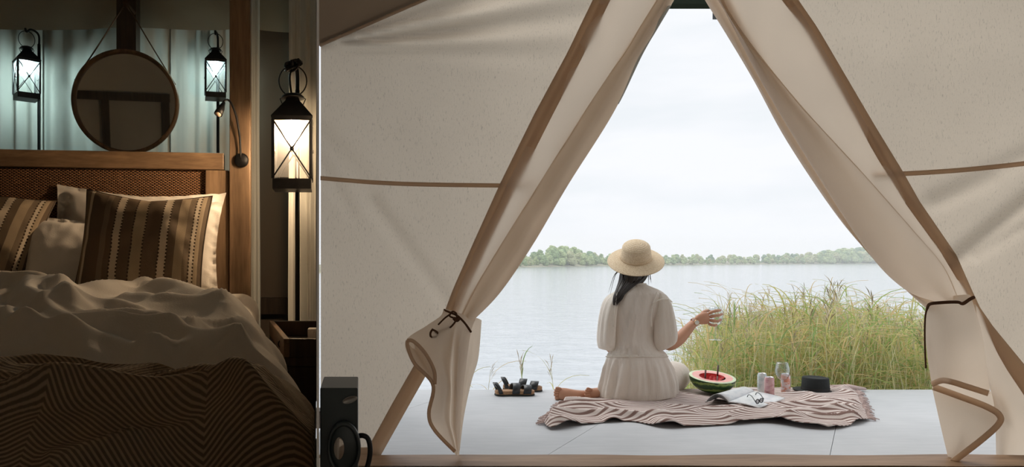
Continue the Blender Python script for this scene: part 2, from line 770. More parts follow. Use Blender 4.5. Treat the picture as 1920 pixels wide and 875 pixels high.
# ------------------------------------------------------------------ tied-back door flaps
def surf(cols, nu, nv, rip=0, seed=0):
    """smooth sheet through column curves of (px, py, d) control points"""
    cs = [spline(c, nv + 1) for c in cols]
    rows = [spline([c[j] for c in cs], nu + 1) for j in range(nv + 1)]
    pts = []
    for j in range(nv + 1):
        for i in range(nu + 1):
            q = rows[j][i]
            pts.append(P(q[0], q[1], q[2] + (rip * nz(q[0] * .02 + seed, q[1] * .006, seed) if rip else 0)))
    return pts


def sheet(name, cols, nu, nv, mat, parent, rip=0, seed=0, solid=0):
    mm = MB()
    pts = surf(cols, nu, nv, rip, seed)
    w = nu + 1
    mm.grid(lambda u, v: pts[int(round(v * nv)) * w + int(round(u * nu))], nu, nv)
    return mm.build(name, mat, parent, smooth=True, solid=solid)


def band(name, curve, w, mat, parent, n=40, solid=.002, nrm=None):
    """hem tape of width w (pixels) along a (px, py, d) curve"""
    c = spline(curve, n)
    mm = MB()
    rows = []
    for i, q in enumerate(c):
        t = c[min(n - 1, i + 1)] - c[max(0, i - 1)]
        k = math.hypot(t.x, t.y) or 1
        s = Vector((-t.y / k, t.x / k))
        rows.append((P(q[0] - s.x * w / 2, q[1] - s.y * w / 2, q[2] - .004), P(q[0] + s.x * w / 2, q[1] + s.y * w / 2, q[2] - .004)))
    mm.grid(lambda u, v: rows[int(round(v * (n - 1)))][int(round(u))], 1, n - 1)
    return mm.build(name, mat, parent, smooth=True, solid=solid)


def col(tab, d, dx=0):
    return [(x + dx, y, d) for y, x in tab]


fl = thing('door_flap', P(846, 852, 2.74), 'cream canvas door flap tied back with a knotted cord, flared at its hem', 'tent flap')
bpy.context.view_layer.update()
LA = [(-60, 1160), (0, 1130), (100, 1080), (215, 1020), (345, 955), (460, 900), (540, 866), (590, 846)]
LF = [(-60, 1262), (0, 1232), (100, 1170), (215, 1094), (345, 1012), (460, 940), (540, 892), (592, 866)]
LO = [(-60, 1296), (0, 1264), (100, 1206), (215, 1148), (345, 1066), (460, 998), (548, 938), (600, 888)]
sheet('front_panel', [col(LA, 2.832, -4), [((a[1] + b[1]) / 2, (a[0] + b[0]) / 2, 2.822) for a, b in zip(LA, LF)], col(LF, 2.80), col(LF, 2.79, 1)], 14, 60, FLAP, fl, .012, 3)
sheet('rolled_edge', [col(LF, 2.80, -2), col(LF, 2.765, 6), [((a[1] + b[1]) / 2, (a[0] + b[0]) / 2, 2.725) for a, b in zip(LF, LO)], col(LO, 2.75, -4), col(LO, 2.775, 0),
      col(LO, 2.80, -6), [((a[1] + b[1]) / 2, (a[0] + b[0]) / 2, 2.815) for a, b in zip(LF, LO)], col(LF, 2.82, 8)], 36, 70, FLAP, fl, .012, 5)
sheet('inner_net', [[(1243, 12, 2.744), (1226, 60, 2.738), (1196, 110, 2.735), (1170, 170, 2.738), (1158, 195, 2.74)], [(1259, 10, 2.75), (1234, 52, 2.745), (1206, 100, 2.745), (1172, 172, 2.748), (1160, 195, 2.75)]], 6, 40, MESHNET, fl)
sheet('tail', [[(832, 578, 2.80), (826, 592, 2.74), (800, 610, 2.70), (760, 640, 2.68), (776, 682, 2.69), (812, 722, 2.70), (804, 775, 2.70), (815, 806, 2.70), (853, 850, 2.72)],
               [(846, 582, 2.785), (846, 600, 2.72), (838, 625, 2.655), (826, 665, 2.65), (838, 720, 2.655), (832, 775, 2.66), (838, 806, 2.68), (855, 852, 2.72)],
               [(860, 586, 2.775), (856, 606, 2.72), (850, 640, 2.71), (846, 690, 2.73), (846, 740, 2.735), (844, 790, 2.735), (850, 820, 2.735), (857, 853, 2.73)],
               [(875, 592, 2.77), (868, 612, 2.71), (862, 650, 2.655), (858, 700, 2.65), (856, 750, 2.66), (855, 800, 2.675), (858, 830, 2.70), (859, 853, 2.73)],
               [(893, 594, 2.785), (884, 618, 2.73), (878, 655, 2.72), (871, 710, 2.72), (866, 760, 2.72), (863, 810, 2.73), (862, 834, 2.735), (861, 852, 2.74)]], 44, 60, FLAP, fl, .008, 7)
sheet('tail_lining', [[(762, 641, 2.65), (778, 682, 2.64), (800, 708, 2.635), (814, 720, 2.635)], [(778, 655, 2.668), (794, 684, 2.66), (806, 702, 2.655), (815, 718, 2.645)], [(774, 636, 2.64), (797, 664, 2.62), (813, 695, 2.62), (817, 716, 2.63)]], 6, 20, FLAP, fl)
sheet('tail_back', [[(878, 596, 2.80), (877, 660, 2.80), (867, 720, 2.80), (862, 775, 2.80), (858, 845, 2.80)], [(894, 596, 2.785), (888, 665, 2.785), (876, 720, 2.785), (868, 775, 2.79), (860, 845, 2.79)],
                    [(903, 600, 2.81), (897, 670, 2.81), (884, 715, 2.81), (870, 780, 2.81), (862, 845, 2.81)]], 10, 30, FLAP, fl)
band('hem_tape', [(764, 638, 2.64), (765, 652, 2.635), (778, 682, 2.63), (812, 721, 2.625), (804, 775, 2.695), (815, 806, 2.695), (853, 846, 2.715)], 7, STRAP, fl)
band('hem_tape', [(763, 638, 2.63), (776, 640, 2.63), (798, 663, 2.612), (814, 695, 2.612), (815, 720, 2.625)], 7, STRAP, fl)
m = MB()
m.tube([P(x, y, d) for x, y, d in spline([(833, 581, 2.79), (845, 586, 2.73), (858, 592, 2.70), (872, 606, 2.70), (883, 622, 2.72)], 16)], .0045, 8)
m.tube([P(x, y, d) for x, y, d in spline([(852, 596, 2.69), (843, 592, 2.68), (848, 584, 2.675), (855, 587, 2.68), (856, 598, 2.685), (846, 612, 2.68), (832, 620, 2.67), (816, 624, 2.665)], 30)], .0036, 8)
m.tube([P(x, y, d) for x, y, d in spline([(845, 588, 2.70), (834, 596, 2.69), (822, 608, 2.66)], 10)], .0034, 8)
m.tube([P(x, y, d) for x, y, d in spline([(812, 616, 2.66), (807, 624, 2.66), (809, 632, 2.66), (819, 631, 2.66), (820, 623, 2.66), (812, 618, 2.66)], 18)], .004, 8)
m.tube([P(x, y, d) for x, y, d in spline([(851, 596, 2.68), (856, 600, 2.675), (860, 597, 2.68)], 8)], .008, 8)
m.build('tie_cord', CORD, fl, smooth=True)

fr = thing('door_flap', P(1785, 870, 2.72), 'cream canvas door flap tied back with a plain dark band, hem folded like a pleat', 'tent flap')
bpy.context.view_layer.update()
RA = [(-60, 1438), (0, 1478), (55, 1516), (236, 1620), (378, 1704), (480, 1774), (530, 1801), (562, 1814)]
RF = [(-60, 1320), (0, 1352), (77, 1403), (197, 1500), (323, 1615), (433, 1712), (500, 1768), (562, 1796)]
RL = [(-60, 1318), (0, 1346), (50, 1372), (150, 1424), (280, 1502), (465, 1622), (540, 1694), (566, 1754)]
RO = [(-60, 1290), (0, 1322), (100, 1384), (170, 1424), (250, 1468), (350, 1530), (450, 1604), (522, 1676), (580, 1740)]
RO2 = [(y, smooth_tab(RO, y)[0]) for y in (-60, 0, 60, 150, 270, 420, 520, 580)]
sheet('front_panel', [col(RA, 2.832, 6), [((a[1] + b[1]) / 2, (a[0] + b[0]) / 2, 2.822) for a, b in zip(RA, RF)], col(RF, 2.805), col(RF, 2.79, -1)], 14, 60, FLAP, fr, .012, 13)
sheet('rolled_edge', [col(RF, 2.80, 2), col(RF, 2.77, -6), [((a[1] + b[1]) / 2, (a[0] + b[0]) / 2, 2.725) for a, b in zip(RF, RL)], col(RL, 2.745, 5), col(RL, 2.775, 2), col(RL, 2.80, 10), col(RL, 2.825, 16)], 34, 70, FLAP, fr, .010, 15)
sheet('outer_fold', [col(RL, 2.828, 14), col(RL, 2.815, 6), [((a[1] + b[1]) / 2, (a[0] + b[0]) / 2, 2.79) for a, b in zip(RL, RO2)], col(RO2, 2.80, 2), col(RO2, 2.82, 0), col(RO2, 2.84, 8)], 20, 60, FLAP, fr)
sheet('tail', [[(1746, 560, 2.80), (1735, 600, 2.77), (1737, 650, 2.76), (1747, 722, 2.76)], [(1758, 558, 2.775), (1756, 640, 2.73), (1762, 716, 2.725)], [(1777, 556, 2.77), (1780, 640, 2.70), (1785, 720, 2.70)],
               [(1797, 553, 2.775), (1806, 640, 2.70), (1812, 728, 2.70)], [(1816, 552, 2.80), (1836, 620, 2.73), (1845, 680, 2.73), (1853, 738, 2.73)], [(1820, 554, 2.82), (1840, 620, 2.79), (1849, 680, 2.79), (1856, 738, 2.79)]], 40, 40, FLAP, fr, .008, 21)
sheet('tail_fold', [[(1747, 724, 2.765), (1764, 800, 2.75), (1781, 871, 2.745)], [(1780, 730, 2.745), (1800, 800, 2.72), (1783, 871, 2.735)],
                    [(1830, 754, 2.73), (1850, 795, 2.70), (1815, 840, 2.70), (1785, 871, 2.725)], [(1862, 769, 2.72), (1877, 786, 2.70), (1850, 820, 2.70), (1788, 871, 2.72)]], 24, 30, FLAP, fr)
sheet('tail_back', [[(1826, 570, 2.80), (1838, 640, 2.80), (1846, 700, 2.80), (1864, 760, 2.80), (1868, 875, 2.80)], [(1832, 574, 2.81), (1848, 640, 2.81), (1872, 720, 2.79), (1892, 790, 2.775), (1880, 880, 2.78)],
                    [(1850, 606, 2.846), (1892, 690, 2.846), (1930, 750, 2.846), (1945, 800, 2.84), (1905, 884, 2.82)]], 16, 30, FLAP, fr)
sheet('tail_lining', [[(1747, 712, 2.80), (1785, 712, 2.80), (1820, 722, 2.80), (1862, 735, 2.81)], [(1752, 735, 2.80), (1800, 752, 2.80), (1845, 770, 2.80), (1880, 785, 2.81)]], 6, 14, FLAP, fr)
band('hem_tape', [(1747, 720, 2.755), (1766, 713, 2.72), (1786, 716, 2.69), (1812, 724, 2.69), (1853, 737, 2.72)], 11, STRAP, fr)
band('hem_tape', [(1750, 725, 2.755), (1800, 743, 2.73), (1850, 762, 2.71), (1874, 778, 2.69), (1872, 795, 2.69), (1838, 826, 2.69), (1785, 866, 2.715)], 12, STRAP, fr)
m = MB()
m.tube([P(x, y, d) for x, y, d in spline([(1738, 580, 2.80), (1743, 570, 2.74), (1765, 567, 2.71), (1795, 566, 2.71), (1805, 569, 2.72), (1818, 561, 2.76), (1826, 557, 2.82)], 30)], .0048, 8, flat=1.4)
m.tube([P(x, y, d) for x, y, d in spline([(1742, 572, 2.76), (1735, 592, 2.75), (1734, 640, 2.755), (1736, 690, 2.76)], 20)], .003, 6)
m.build('tie_cord', CORD, fr, smooth=True)

# ------------------------------------------------------------------ far trees
LEAFS = [plain('leaf_%d' % i, c, .8, 0, .35, 1.3, spec=.2) for i, c in enumerate(((.32, .42, .21), (.42, .50, .25), (.24, .35, .22), (.46, .48, .27)))]
BARK = plain('bark', (.12, .10, .08), .9)


def crown_mesh(seed, w, h, mat, blobs=9):
    rnd = random.Random(seed)
    bm = bmesh.new()
    for k in range(blobs):
        f = k / (blobs - 1)
        z = h * (.18 + .68 * f)
        rr = w * .5 * (1 - .62 * f ** 1.6)
        a = rnd.uniform(0, 2 * pi)
        off = rr * .55 * (0 if k == blobs - 1 else 1)
        r = w * rnd.uniform(.24, .34) * (1 - .35 * f)
        mt = Matrix.Translation((cos(a) * off, sin(a) * off, z)) @ Matrix.Diagonal((r, r, r * rnd.uniform(.9, 1.3), 1))
        bmesh.ops.create_icosphere(bm, subdivisions=3, radius=1, matrix=mt)
    for v in bm.verts:
        p = v.co * 1.0
        q = nz(p.x * 1.7 + seed, p.y * 1.7, p.z * 1.7) * .35 + nz(p.x * 4.5, p.y * 4.5 + seed, p.z * 4.5) * .26 + nz(p.x * 9, p.y * 9 + seed, p.z * 9) * .16
        c = Vector((0, 0, p.z))
        v.co = p + (p - c).normalized() * q + Vector((0, 0, q * .5))
    me = bpy.data.meshes.new('crown')
    bm.to_mesh(me)
    bm.free()
    me.materials.append(mat)
    return me


TREE_LABELS = ('mid green rounded tree among the trees on the far lake shore', 'pale green bushy tree among the trees on the far lake shore',
               'dark green dense tree among the trees on the far lake shore', 'yellowish green tree among the trees on the far lake shore')
CROWNS = [[crown_mesh(10 * k + j, 4.6, 6.4, LEAFS[k]) for j in range(3)] for k in range(4)]
TRUNK = MB().tube([(0, 0, -.6), (.05, 0, 1.0), (0, .05, 3.2)], [.22, .16, .08], 6).mesh('trunk', BARK)
rnd = random.Random(5)
TREE_TOP = [(800, 462), (985, 474), (1020, 466), (1045, 456), (1085, 462), (1120, 472), (1160, 474), (1240, 476), (1400, 477), (1500, 473), (1560, 467), (1600, 462), (1700, 460), (1900, 462)]
px = 850
while px < 1760:
    for row in range(2):
        x_px = px + rnd.uniform(-5, 5) + row * 6
        d = shore_d(x_px) + 3 + row * 9 + rnd.uniform(0, 5)
        top = interp([(a, b) for a, b in TREE_TOP], x_px)[0] + rnd.uniform(-1, 5) + (6 if row == 0 else 0)
        base = P(x_px, CY, d)
        base.z = WATER_Z + .3
        h = EYE + (CY - top) / FPX * d - base.z
        kind = rnd.choice((0, 0, 1, 1, 2, 3)) if row else rnd.choice((0, 1, 1, 3))
        e = thing('tree', base, TREE_LABELS[kind], 'tree', 'trees on the far lake shore')
        s = h / 6.6
        wf = rnd.uniform(.95, 1.5) * min(1, 1.3 / max(s, .6))
        e.scale = (s * wf, s * wf, s)
        e.rotation_euler = (0, 0, rnd.uniform(0, 6.28))
        for nm, me in (('crown', rnd.choice(CROWNS[kind])), ('trunk', TRUNK)):
            o = bpy.data.objects.new(nm, me)
            COL.objects.link(o)
            o.parent = e
    px += rnd.uniform(7, 11) * 165 / shore_d(px)

# haze over the lake
t = NT('lake_haze')
vol = t.n('ShaderNodeVolumeScatter')
vol.inputs['Color'].default_value = (.95, .98, 1, 1)
vol.inputs['Density'].default_value = .0020
vol.inputs['Anisotropy'].default_value = 0.0
t.l(vol.outputs[0], t.out.inputs['Volume'])
m = MB()
m.box((130, 170, 3.6), (640, 250, 9.1))
tag(m.build('lake_haze', t.m), 'thin pale haze hanging over the lake before the far trees', 'haze', kind='structure')

# ------------------------------------------------------------------ reeds
R_STEM = plain('reed_stem', (.66, .62, .34), .6, 0, .3, 9)
R_LEAF = [cloth('reed_leaf_%d' % i, c, .42, .05, tcol=(1, 1, .8), wear=.25) for i, c in enumerate(((.42, .54, .20), (.68, .64, .30), (.34, .48, .22), (.80, .62, .36)))]
R_PLUME = plain('reed_plume', (.52, .45, .33), .9, 0, .3, 40)


def reed_parts(seed, h, nl):
    rnd = random.Random(seed)
    lean, la = rnd.uniform(.02, .16), rnd.uniform(0, 2 * pi)

    def stem(f):
        return Vector((cos(la) * lean * f * f * h, sin(la) * lean * f * f * h, f * h))
    st = MB().tube([stem(i / 5) for i in range(6)], [.0055, .005, .0045, .004, .003, .0015], 4)
    lf = MB()
    for k in range(nl):
        f = .30 + .68 * k / nl + rnd.uniform(-.03, .03)
        a = la + k * 2.4 + rnd.uniform(-.5, .5)
        L = rnd.uniform(.28, .46)
        up = rnd.uniform(.8, 1.8)
        w = rnd.uniform(.0028, .0056)
        dr = Vector((cos(a), sin(a), 0))
        side = Vector((-sin(a), cos(a), 0))
        b = stem(f)
        pts, ww = [], []
        for i in range(7):
            f_ = i / 6
            pts.append(b + dr * (L * (.30 * f_ + .45 * f_ ** 2.2)) + Vector((0, 0, L * (.95 * up * .6 * f_ - .36 * f_ ** 2.6))))
            ww.append(w * (.6 + .4 * min(1, f_ * 4)) * (1 - f_ ** 2.5) + .0003)
        vs = []
        for p, q in zip(pts, ww):
            vs += [p - side * q, p + side * q + Vector((0, 0, .003))]
        lf.add(vs, [(2 * i, 2 * i + 1, 2 * i + 3, 2 * i + 2) for i in range(6)])
    pl = MB()
    top = stem(1)
    for k in range(9):
        a = rnd.uniform(-1.0, 1.0) + la
        L = rnd.uniform(.06, .15)
        b = top + Vector((0, 0, -.11 + .016 * k))
        e = b + Vector((cos(a) * L * .55, sin(a) * L * .55, L * .75))
        md = (b + e) / 2 + Vector((0, 0, L * .12))
        s = Vector((-sin(a), cos(a), 0)) * .0038
        u = Vector((0, 0, .004))
        pl.add([b, md - s, md + s, e, md + u], [(0, 1, 4), (0, 4, 2), (1, 3, 4), (4, 3, 2)])
    return st, lf, pl


NVAR = 14
RV = []
for k in range(NVAR):
    st, lf, pl = reed_parts(100 + k, 1.5, 9)
    RV.append((st.mesh('reed', R_STEM), lf.mesh('leaves', R_LEAF[k % 4]), pl.mesh('plume', R_PLUME), (st, lf, pl)))
REED_TOP = [(1235, 690), (1262, 650), (1290, 610), (1330, 580), (1390, 566), (1450, 566), (1520, 552), (1580, 556), (1640, 560), (1700, 572), (1790, 575)]


def reed(base, h, k, rz, label, group, plume=True, lean=0):
    o = bpy.data.objects.new('reed', RV[k][0])
    COL.objects.link(o)
    o.location = base
    o.scale = (h / 1.5,) * 3
    o.rotation_euler = (0, lean, rz)
    tag(o, label, 'reed', group)
    for nm, me in (('leaves', RV[k][1]), ('plume', RV[k][2])):
        if nm == 'plume' and not plume:
            continue
        c = bpy.data.objects.new(nm, me)
        COL.objects.link(c)
        c.parent = o
        c['kind'] = 'stuff'
    return o


rnd = random.Random(11)
spots = []
for k in range(2300):
    d = 4.55 + 4.6 * rnd.random() ** 1.25
    x_px = rnd.uniform(1245, 1790)
    dens = min(1, max(.10, (x_px - 1240) / 130))
    if rnd.random() > dens:
        continue
    top = interp(REED_TOP, x_px)[0] + 12 + abs(rnd.gauss(0, 1)) * 40 - (40 if rnd.random() < .12 else 0) + (9.2 - d) * 4
    b = P(x_px, CY, d)
    b.z = WATER_Z - .02
    h = EYE + (CY - top) / FPX * d - b.z
    spots.append((d, b, max(.7, min(2.1, h)), rnd.randrange(NVAR), rnd.uniform(0, 6.28), rnd.random() < .15))
spots.sort(key=lambda s: s[0])
for d, b, h, k, rz, pl in spots[:290]:
    reed(b, h, k, rz, 'green and straw coloured reed in the dense reed bed beyond the deck', 'reeds in the reed bed', pl)
mass = [MB(), MB(), MB(), MB(), MB()]
R_ALL = [R_STEM, R_LEAF[0], R_LEAF[1], R_LEAF[3], R_PLUME]
for d, b, h, k, rz, pl in spots[290:]:
    mt = Matrix.Translation(b) @ Matrix.Rotation(rz, 4, 'Z') @ Matrix.Scale(h / 1.5, 4)
    for j, src in enumerate(RV[k][3]):
        if j == 2 and not pl:
            continue
        tgt = mass[0] if j == 0 else (mass[4] if j == 2 else mass[1 + k % 3])
        tgt.add([mt @ Vector(v) for v in src.v], src.f)
big = MB()
mi = []
for i, q in enumerate(mass):
    big.add(q.v, q.f)
    mi += [i] * len(q.f)
me = big.mesh('reed_bed', R_ALL[0], False)
for mt in R_ALL[1:]:
    me.materials.append(mt)
me.polygons.foreach_set('material_index', mi)
o = bpy.data.objects.new('reed_bed', me)
COL.objects.link(o)
tag(o, 'thick mass of reeds standing farther out in the water', 'reeds', kind='stuff')
# lone reeds left of the bed
for (x_px, y_top, d, lean, k, lab) in ((1022, 690, 4.5, .42, 2, 'lone reed leaning over the deck edge between sandals and bare foot'), (1046, 700, 4.6, .1, 5, 'short leafy reed beside the bare foot at the deck edge'),
                                       (897, 690, 4.9, -.3, 7, 'thin reed showing beside the tied cord flap'), (889, 705, 4.8, .35, 9, 'low bent reed beside the tied cord flap')):
    b = P(x_px, CY, d)
    b.z = WATER_Z - .02
    reed(b, EYE + (CY - y_top) / FPX * d - b.z + .03, k, 1.0 + k, lab, None, True, lean * .4)

# ------------------------------------------------------------------ blanket on the deck
t = NT('striped_throw')
uvv = t.coord('UV')
sep = t.n('ShaderNodeSeparateXYZ')
t.l(uvv, sep.inputs[0])
wob = t.noise(uvv, 5, 2)
ph = t.math('ADD', sep.outputs['Y'], t.math('MULTIPLY', wob, .003))
st = t.math('FRACT', t.math('MULTIPLY', ph, 72))
c = t.ramp(st, [(0, (.22, .135, .115)), (.34, (.22, .135, .115)), (.46, (.76, .68, .64)), (.90, (.76, .68, .64)), (1, (.22, .135, .115))])
fine = t.noise(uvv, 300, 2)
c = t.mix(t.math('MULTIPLY', fine, .25), c, (.35, .28, .26))
# a plain cream border at both ends
THROW = t.end(t.principled(c, .9, 0, t.bump(fine, .3, .003), .1))
FRINGE = cloth('fringe_yarn', (.60, .47, .44), 0, .3)
near_e = [(1020, 797), (1036, 806), (1095, 797), (1180, 791), (1240, 802), (1300, 801), (1370, 797), (1440, 793), (1510, 803), (1570, 804), (1628, 789)]
far_e = [(1058, 757), (1085, 751), (1130, 744), (1180, 738), (1240, 734), (1300, 732), (1360, 731), (1420, 731), (1480, 731), (1540, 731), (1604, 735)]
ne, fe = spline([G(*p) for p in near_e], 241), spline([G(*p) for p in far_e], 241)


def throw_h(x, y):
    a = nz(x * 3.1 + y * 1.4, y * 4.6, 2.2)
    b = nz(x * 5.0 - y * 3.0 + 4, y * 9, 7)
    c = 1 - abs(nz(x * 2.2 + 1.2 * y, y * 5.5 - x * .8, 11)) * 2.4
    return .006 + max(0, .030 * a) + max(0, .012 * b) + .032 * max(0, c) ** 2


def throw_pt(u, v):
    i = int(round(u * 240))
    p = ne[i].lerp(fe[i], v)
    e = min(1, v / .06, (1 - v) / .05, u / .03, (1 - u) / .03)
    q = Vector((p.x, p.y, 0))
    ripple = .020 * max(0, sin(p.x * 17 + 2.5 * sin(p.x * 5))) * exp(-(v / .22) ** 2)
    k = 1.0
    for (ox, oy), rr in FLAT:
        k *= 1 - .85 * exp(-(((p.x - ox) ** 2 + (p.y - oy) ** 2) / rr ** 2))
    q.z = .004 + (throw_h(p.x, p.y) * (.35 + .65 * e) + ripple) * k
    return q


FLAT = []
for a, rr in (((1195, 752), .30), ((1333, 742), .15), ((1395, 755), .22), ((1440, 745), .10), ((1470, 741), .08), ((1530, 738), .13)):
    g = G(*a)
    FLAT.append(((g.x, g.y + .06), rr))


def throw_uv(u, v):
    i = int(round(u * 240))
    p = ne[i].lerp(fe[i], v)
    return (p.x, p.y * .62 + .030 * sin(p.x * 2.6) + .005 * nz(p.x * 2.4, p.y * 2.4, 5) - throw_h(p.x, p.y) * .09)


m = MB()
m.grid(throw_pt, 240, 150, throw_uv)
throw = m.build('picnic_throw', THROW, smooth=True, solid=.004)
tag(throw, 'crumpled brown and cream striped throw spread on the deck under the picnic', 'blanket')
m = MB()
rnd = random.Random(3)
for side in (0, 240):
    for k in range(80):
        b = ne[side].lerp(fe[side], k / 79)
        b.z = .012
        sx = -1 if side == 0 else 1
        e = b + Vector((sx * rnd.uniform(.025, .05), rnd.uniform(-.02, .02), -.007))
        m.tube([b, (b + e) / 2 + Vector((0, 0, rnd.uniform(0, .008))), e], [.0022, .0028, .0025], 5)
fo = m.build('fringe', FRINGE, throw, smooth=True)
fo['kind'] = 'stuff'
m = MB()
a, b = G(1560, 734), G(1622, 733)
m.tube([a + Vector((0, 0, .02)), (a + b) / 2 + Vector((0, 0, .026)), b + Vector((0, 0, .014))], [.03, .026, .012], 10, flat=.7)
m.build('rolled_corner', FRINGE, throw, smooth=True)

# ------------------------------------------------------------------ the seated woman
SKIN = plain('skin', (.52, .27, .17), .5, 0, .08, 12, spec=.4)
t = NT('linen_dress')
lv = t.coord('Object', (34, 34, 7))
ln = t.noise(lv, 1.0, 4, .6)
lw2 = t.noise(t.coord('Object'), 420, 2)
lc = t.ramp(t.noise(t.coord('Object'), 5, 3), [(.3, (.90, .855, .785)), (.7, (.95, .91, .845))])
ld = t.n('ShaderNodeBsdfDiffuse')
t.l(t.mix(t.math('MULTIPLY', lw2, .18), lc, (.55, .47, .38)), ld.inputs['Color'])
t.l(t.bump(t.math('ADD', ln, t.math('MULTIPLY', lw2, .15)), .55, .018), ld.inputs['Normal'])
lt_ = t.n('ShaderNodeBsdfTranslucent')
t.l(lc, lt_.inputs['Color'])
lm = t.n('ShaderNodeMixShader')
lm.inputs[0].default_value = .30
t.l(ld.outputs[0], lm.inputs[1])
t.l(lt_.outputs[0], lm.inputs[2])
LINEN = t.end(lm)
HAIRM = plain('dark_hair', (.022, .015, .012), .38, 0, .3, 60)
t = NT('straw')
sv = t.coord('Object', (1, 1, 1))
sn = t.noise(sv, 190, 3, .7)
sn2 = t.noise(sv, 14, 2)
sc = t.ramp(sn, [(.32, (.60, .46, .30)), (.5, (.80, .66, .47)), (.68, (.92, .82, .65))])
STRAW = t.end(t.principled(t.mix(t.math('MULTIPLY', sn2, .35), sc, (.66, .49, .31)), .75, 0, t.bump(sn, .5, .003), .2))
W0 = 3.82


def Q(px, py, dy):
    return P(px, py, W0 + dy)


def skin_mesh(verts, edges, radii, root, levels=2):
    """surface grown round a skeleton of joints"""
    me = bpy.data.meshes.new('skeleton')
    me.from_pydata([tuple(v) for v in verts], edges, [])
    ob = bpy.data.objects.new('skeleton', me)
    COL.objects.link(ob)
    md = ob.modifiers.new('skin', 'SKIN')
    md.use_smooth_shade = True
    for i, rr in enumerate(radii):
        sv_ = me.skin_vertices[0].data[i]
        sv_.radius = rr if isinstance(rr, tuple) else (rr, rr)
        sv_.use_root = (i == root)
    sb = ob.modifiers.new('sub', 'SUBSURF')
    sb.levels = sb.render_levels = levels
    bpy.context.view_layer.update()
    dg = bpy.context.evaluated_depsgraph_get()
    res = bpy.data.meshes.new_from_object(ob.evaluated_get(dg))
    vs_ = [v.co.copy() for v in res.vertices]
    fs_ = [tuple(p.vertices) for p in res.polygons]
    bpy.data.objects.remove(ob)
    return vs_, fs_


J, E, R = [], [], []


def chain(pts, start=None):
    prev = start
    for p, rr in pts:
        J.append(p)
        R.append(rr)
        if prev is not None:
            E.append((prev, len(J) - 1))
        prev = len(J) - 1
    return prev


pel = chain([(Q(1195, 728, .19), (.11, .08))])
sp = chain([(Q(1194, 670, .16), (.085, .06)), (Q(1193, 610, .155), (.085, .055))], pel)
ch = chain([(Q(1193, 576, .155), (.075, .045))], sp)
nk = chain([(Q(1192, 545, .15), (.05, .05)), (Q(1191, 528, .16), (.044, .046)), (Q(1191, 512, .17), (.052, .06)), (Q(1191, 492, .18), (.072, .088)), (Q(1191, 468, .18), (.068, .085)), (Q(1191, 452, .18), (.04, .05))], ch)
# right arm, reaching out with the glass
chain([(Q(1240, 568, .145), .040), (Q(1247, 610, .15), .040), (Q(1251, 651, .16), .040), (Q(1275, 634, .18), .037), (Q(1297, 609, .20), .026), (Q(1304, 602, .205), (.024, .020))], ch)
# left arm, hand in the lap
chain([(Q(1148, 568, .145), .036), (Q(1139, 612, .165), .034), (Q(1143, 648, .24), .038), (Q(1165, 668, .36), .032), (Q(1180, 680, .44), .025), (Q(1188, 684, .49), (.034, .02)), (Q(1196, 686, .54), (.03, .015))], ch)
# legs folded to one side
chain([(Q(1228, 730, .22), .10), (Q(1252, 720, .42), .085), (Q(1262, 715, .56), .066), (Q(1225, 735, .50), .06), (Q(1160, 738, .34), .05), (Q(1128, 738, .20), .036), (Q(1112, 737, .135), .032), (Q(1098, 738, .12), .030)], pel)
chain([(Q(1162, 730, .22), .10), (Q(1180, 732, .45), .082), (Q(1184, 736, .60), .062), (Q(1150, 740, .48), .055), (Q(1118, 739, .30), .044), (Q(1102, 741, .19), .034), (Q(1094, 742, .14), (.035, .033)), (Q(1078, 741, .125), (.030, .034)),
       (Q(1062, 739, .12), (.030, .040)), (Q(1050, 738, .12), (.026, .040)), (Q(1045, 738, .12), (.020, .034))], pel)
bv, bf = skin_mesh(J, E, R, pel)
body = MB().add(bv, bf)


def digit(pts, rr, hand_only=False):
    v_, f_ = skin_mesh(pts, [(i, i + 1) for i in range(len(pts) - 1)], rr, 0, 2)
    body.add(v_, f_)


# right hand: palm, four fingers round the bowl, thumb behind it
digit([Q(1302, 603, .205), Q(1312, 598, .205), Q(1322, 596, .205), Q(1331, 596, .205)], [(.020, .022), (.019, .034), (.018, .040), (.015, .036)])
for pts, rr in ((((1328, 588, .205), (1336, 584, .190), (1345, 582, .190), (1352, 581, .205)), (.0105, .0095, .0088, .007)),
                (((1330, 594, .205), (1338, 592, .188), (1347, 591, .188), (1355, 588, .205)), (.0110, .0100, .0090, .0072)),
                (((1330, 600, .205), (1338, 601, .188), (1346, 602, .190), (1353, 598, .206)), (.0105, .0095, .0088, .0070)),
                (((1328, 606, .205), (1334, 609, .190), (1340, 610, .190), (1345, 608, .204)), (.0095, .0085, .0078, .0062)),
                (((1314, 592, .215), (1319, 585, .235), (1326, 582, .262), (1334, 583, .282)), (.0125, .0115, .0100, .0075))):
    digit([Q(*p) for p in pts], rr)
# toes
for k, (tx, ty, rr) in enumerate(((1042, 746, .013), (1040, 740, .0105), (1040, 735, .0098), (1041, 730.5, .009), (1043.5, 727, .008))):
    digit([Q(tx + 9, 738 + (ty - 738) * .8, .118), Q(tx + 3, ty, .112), Q(tx - 2, ty, .110)], [rr * 1.15, rr, rr * .9])
for k, (tx, ty, rr) in enumerate(((1097, 746, .0125), (1096, 740, .010), (1096, 735, .0095), (1098, 731, .0085), (1100, 728, .008))):
    digit([Q(tx + 10, 738 + (ty - 738) * .7, .118), Q(tx + 3, ty, .100), Q(tx, ty, .092)], [rr * 1.15, rr, rr * .9])
# ears
for sx in (-1, 1):
    digit([Q(1191 + sx * 24, 494, .18), Q(1191 + sx * 26, 500, .175), Q(1191 + sx * 24, 506, .18)], [.012, .015, .010])
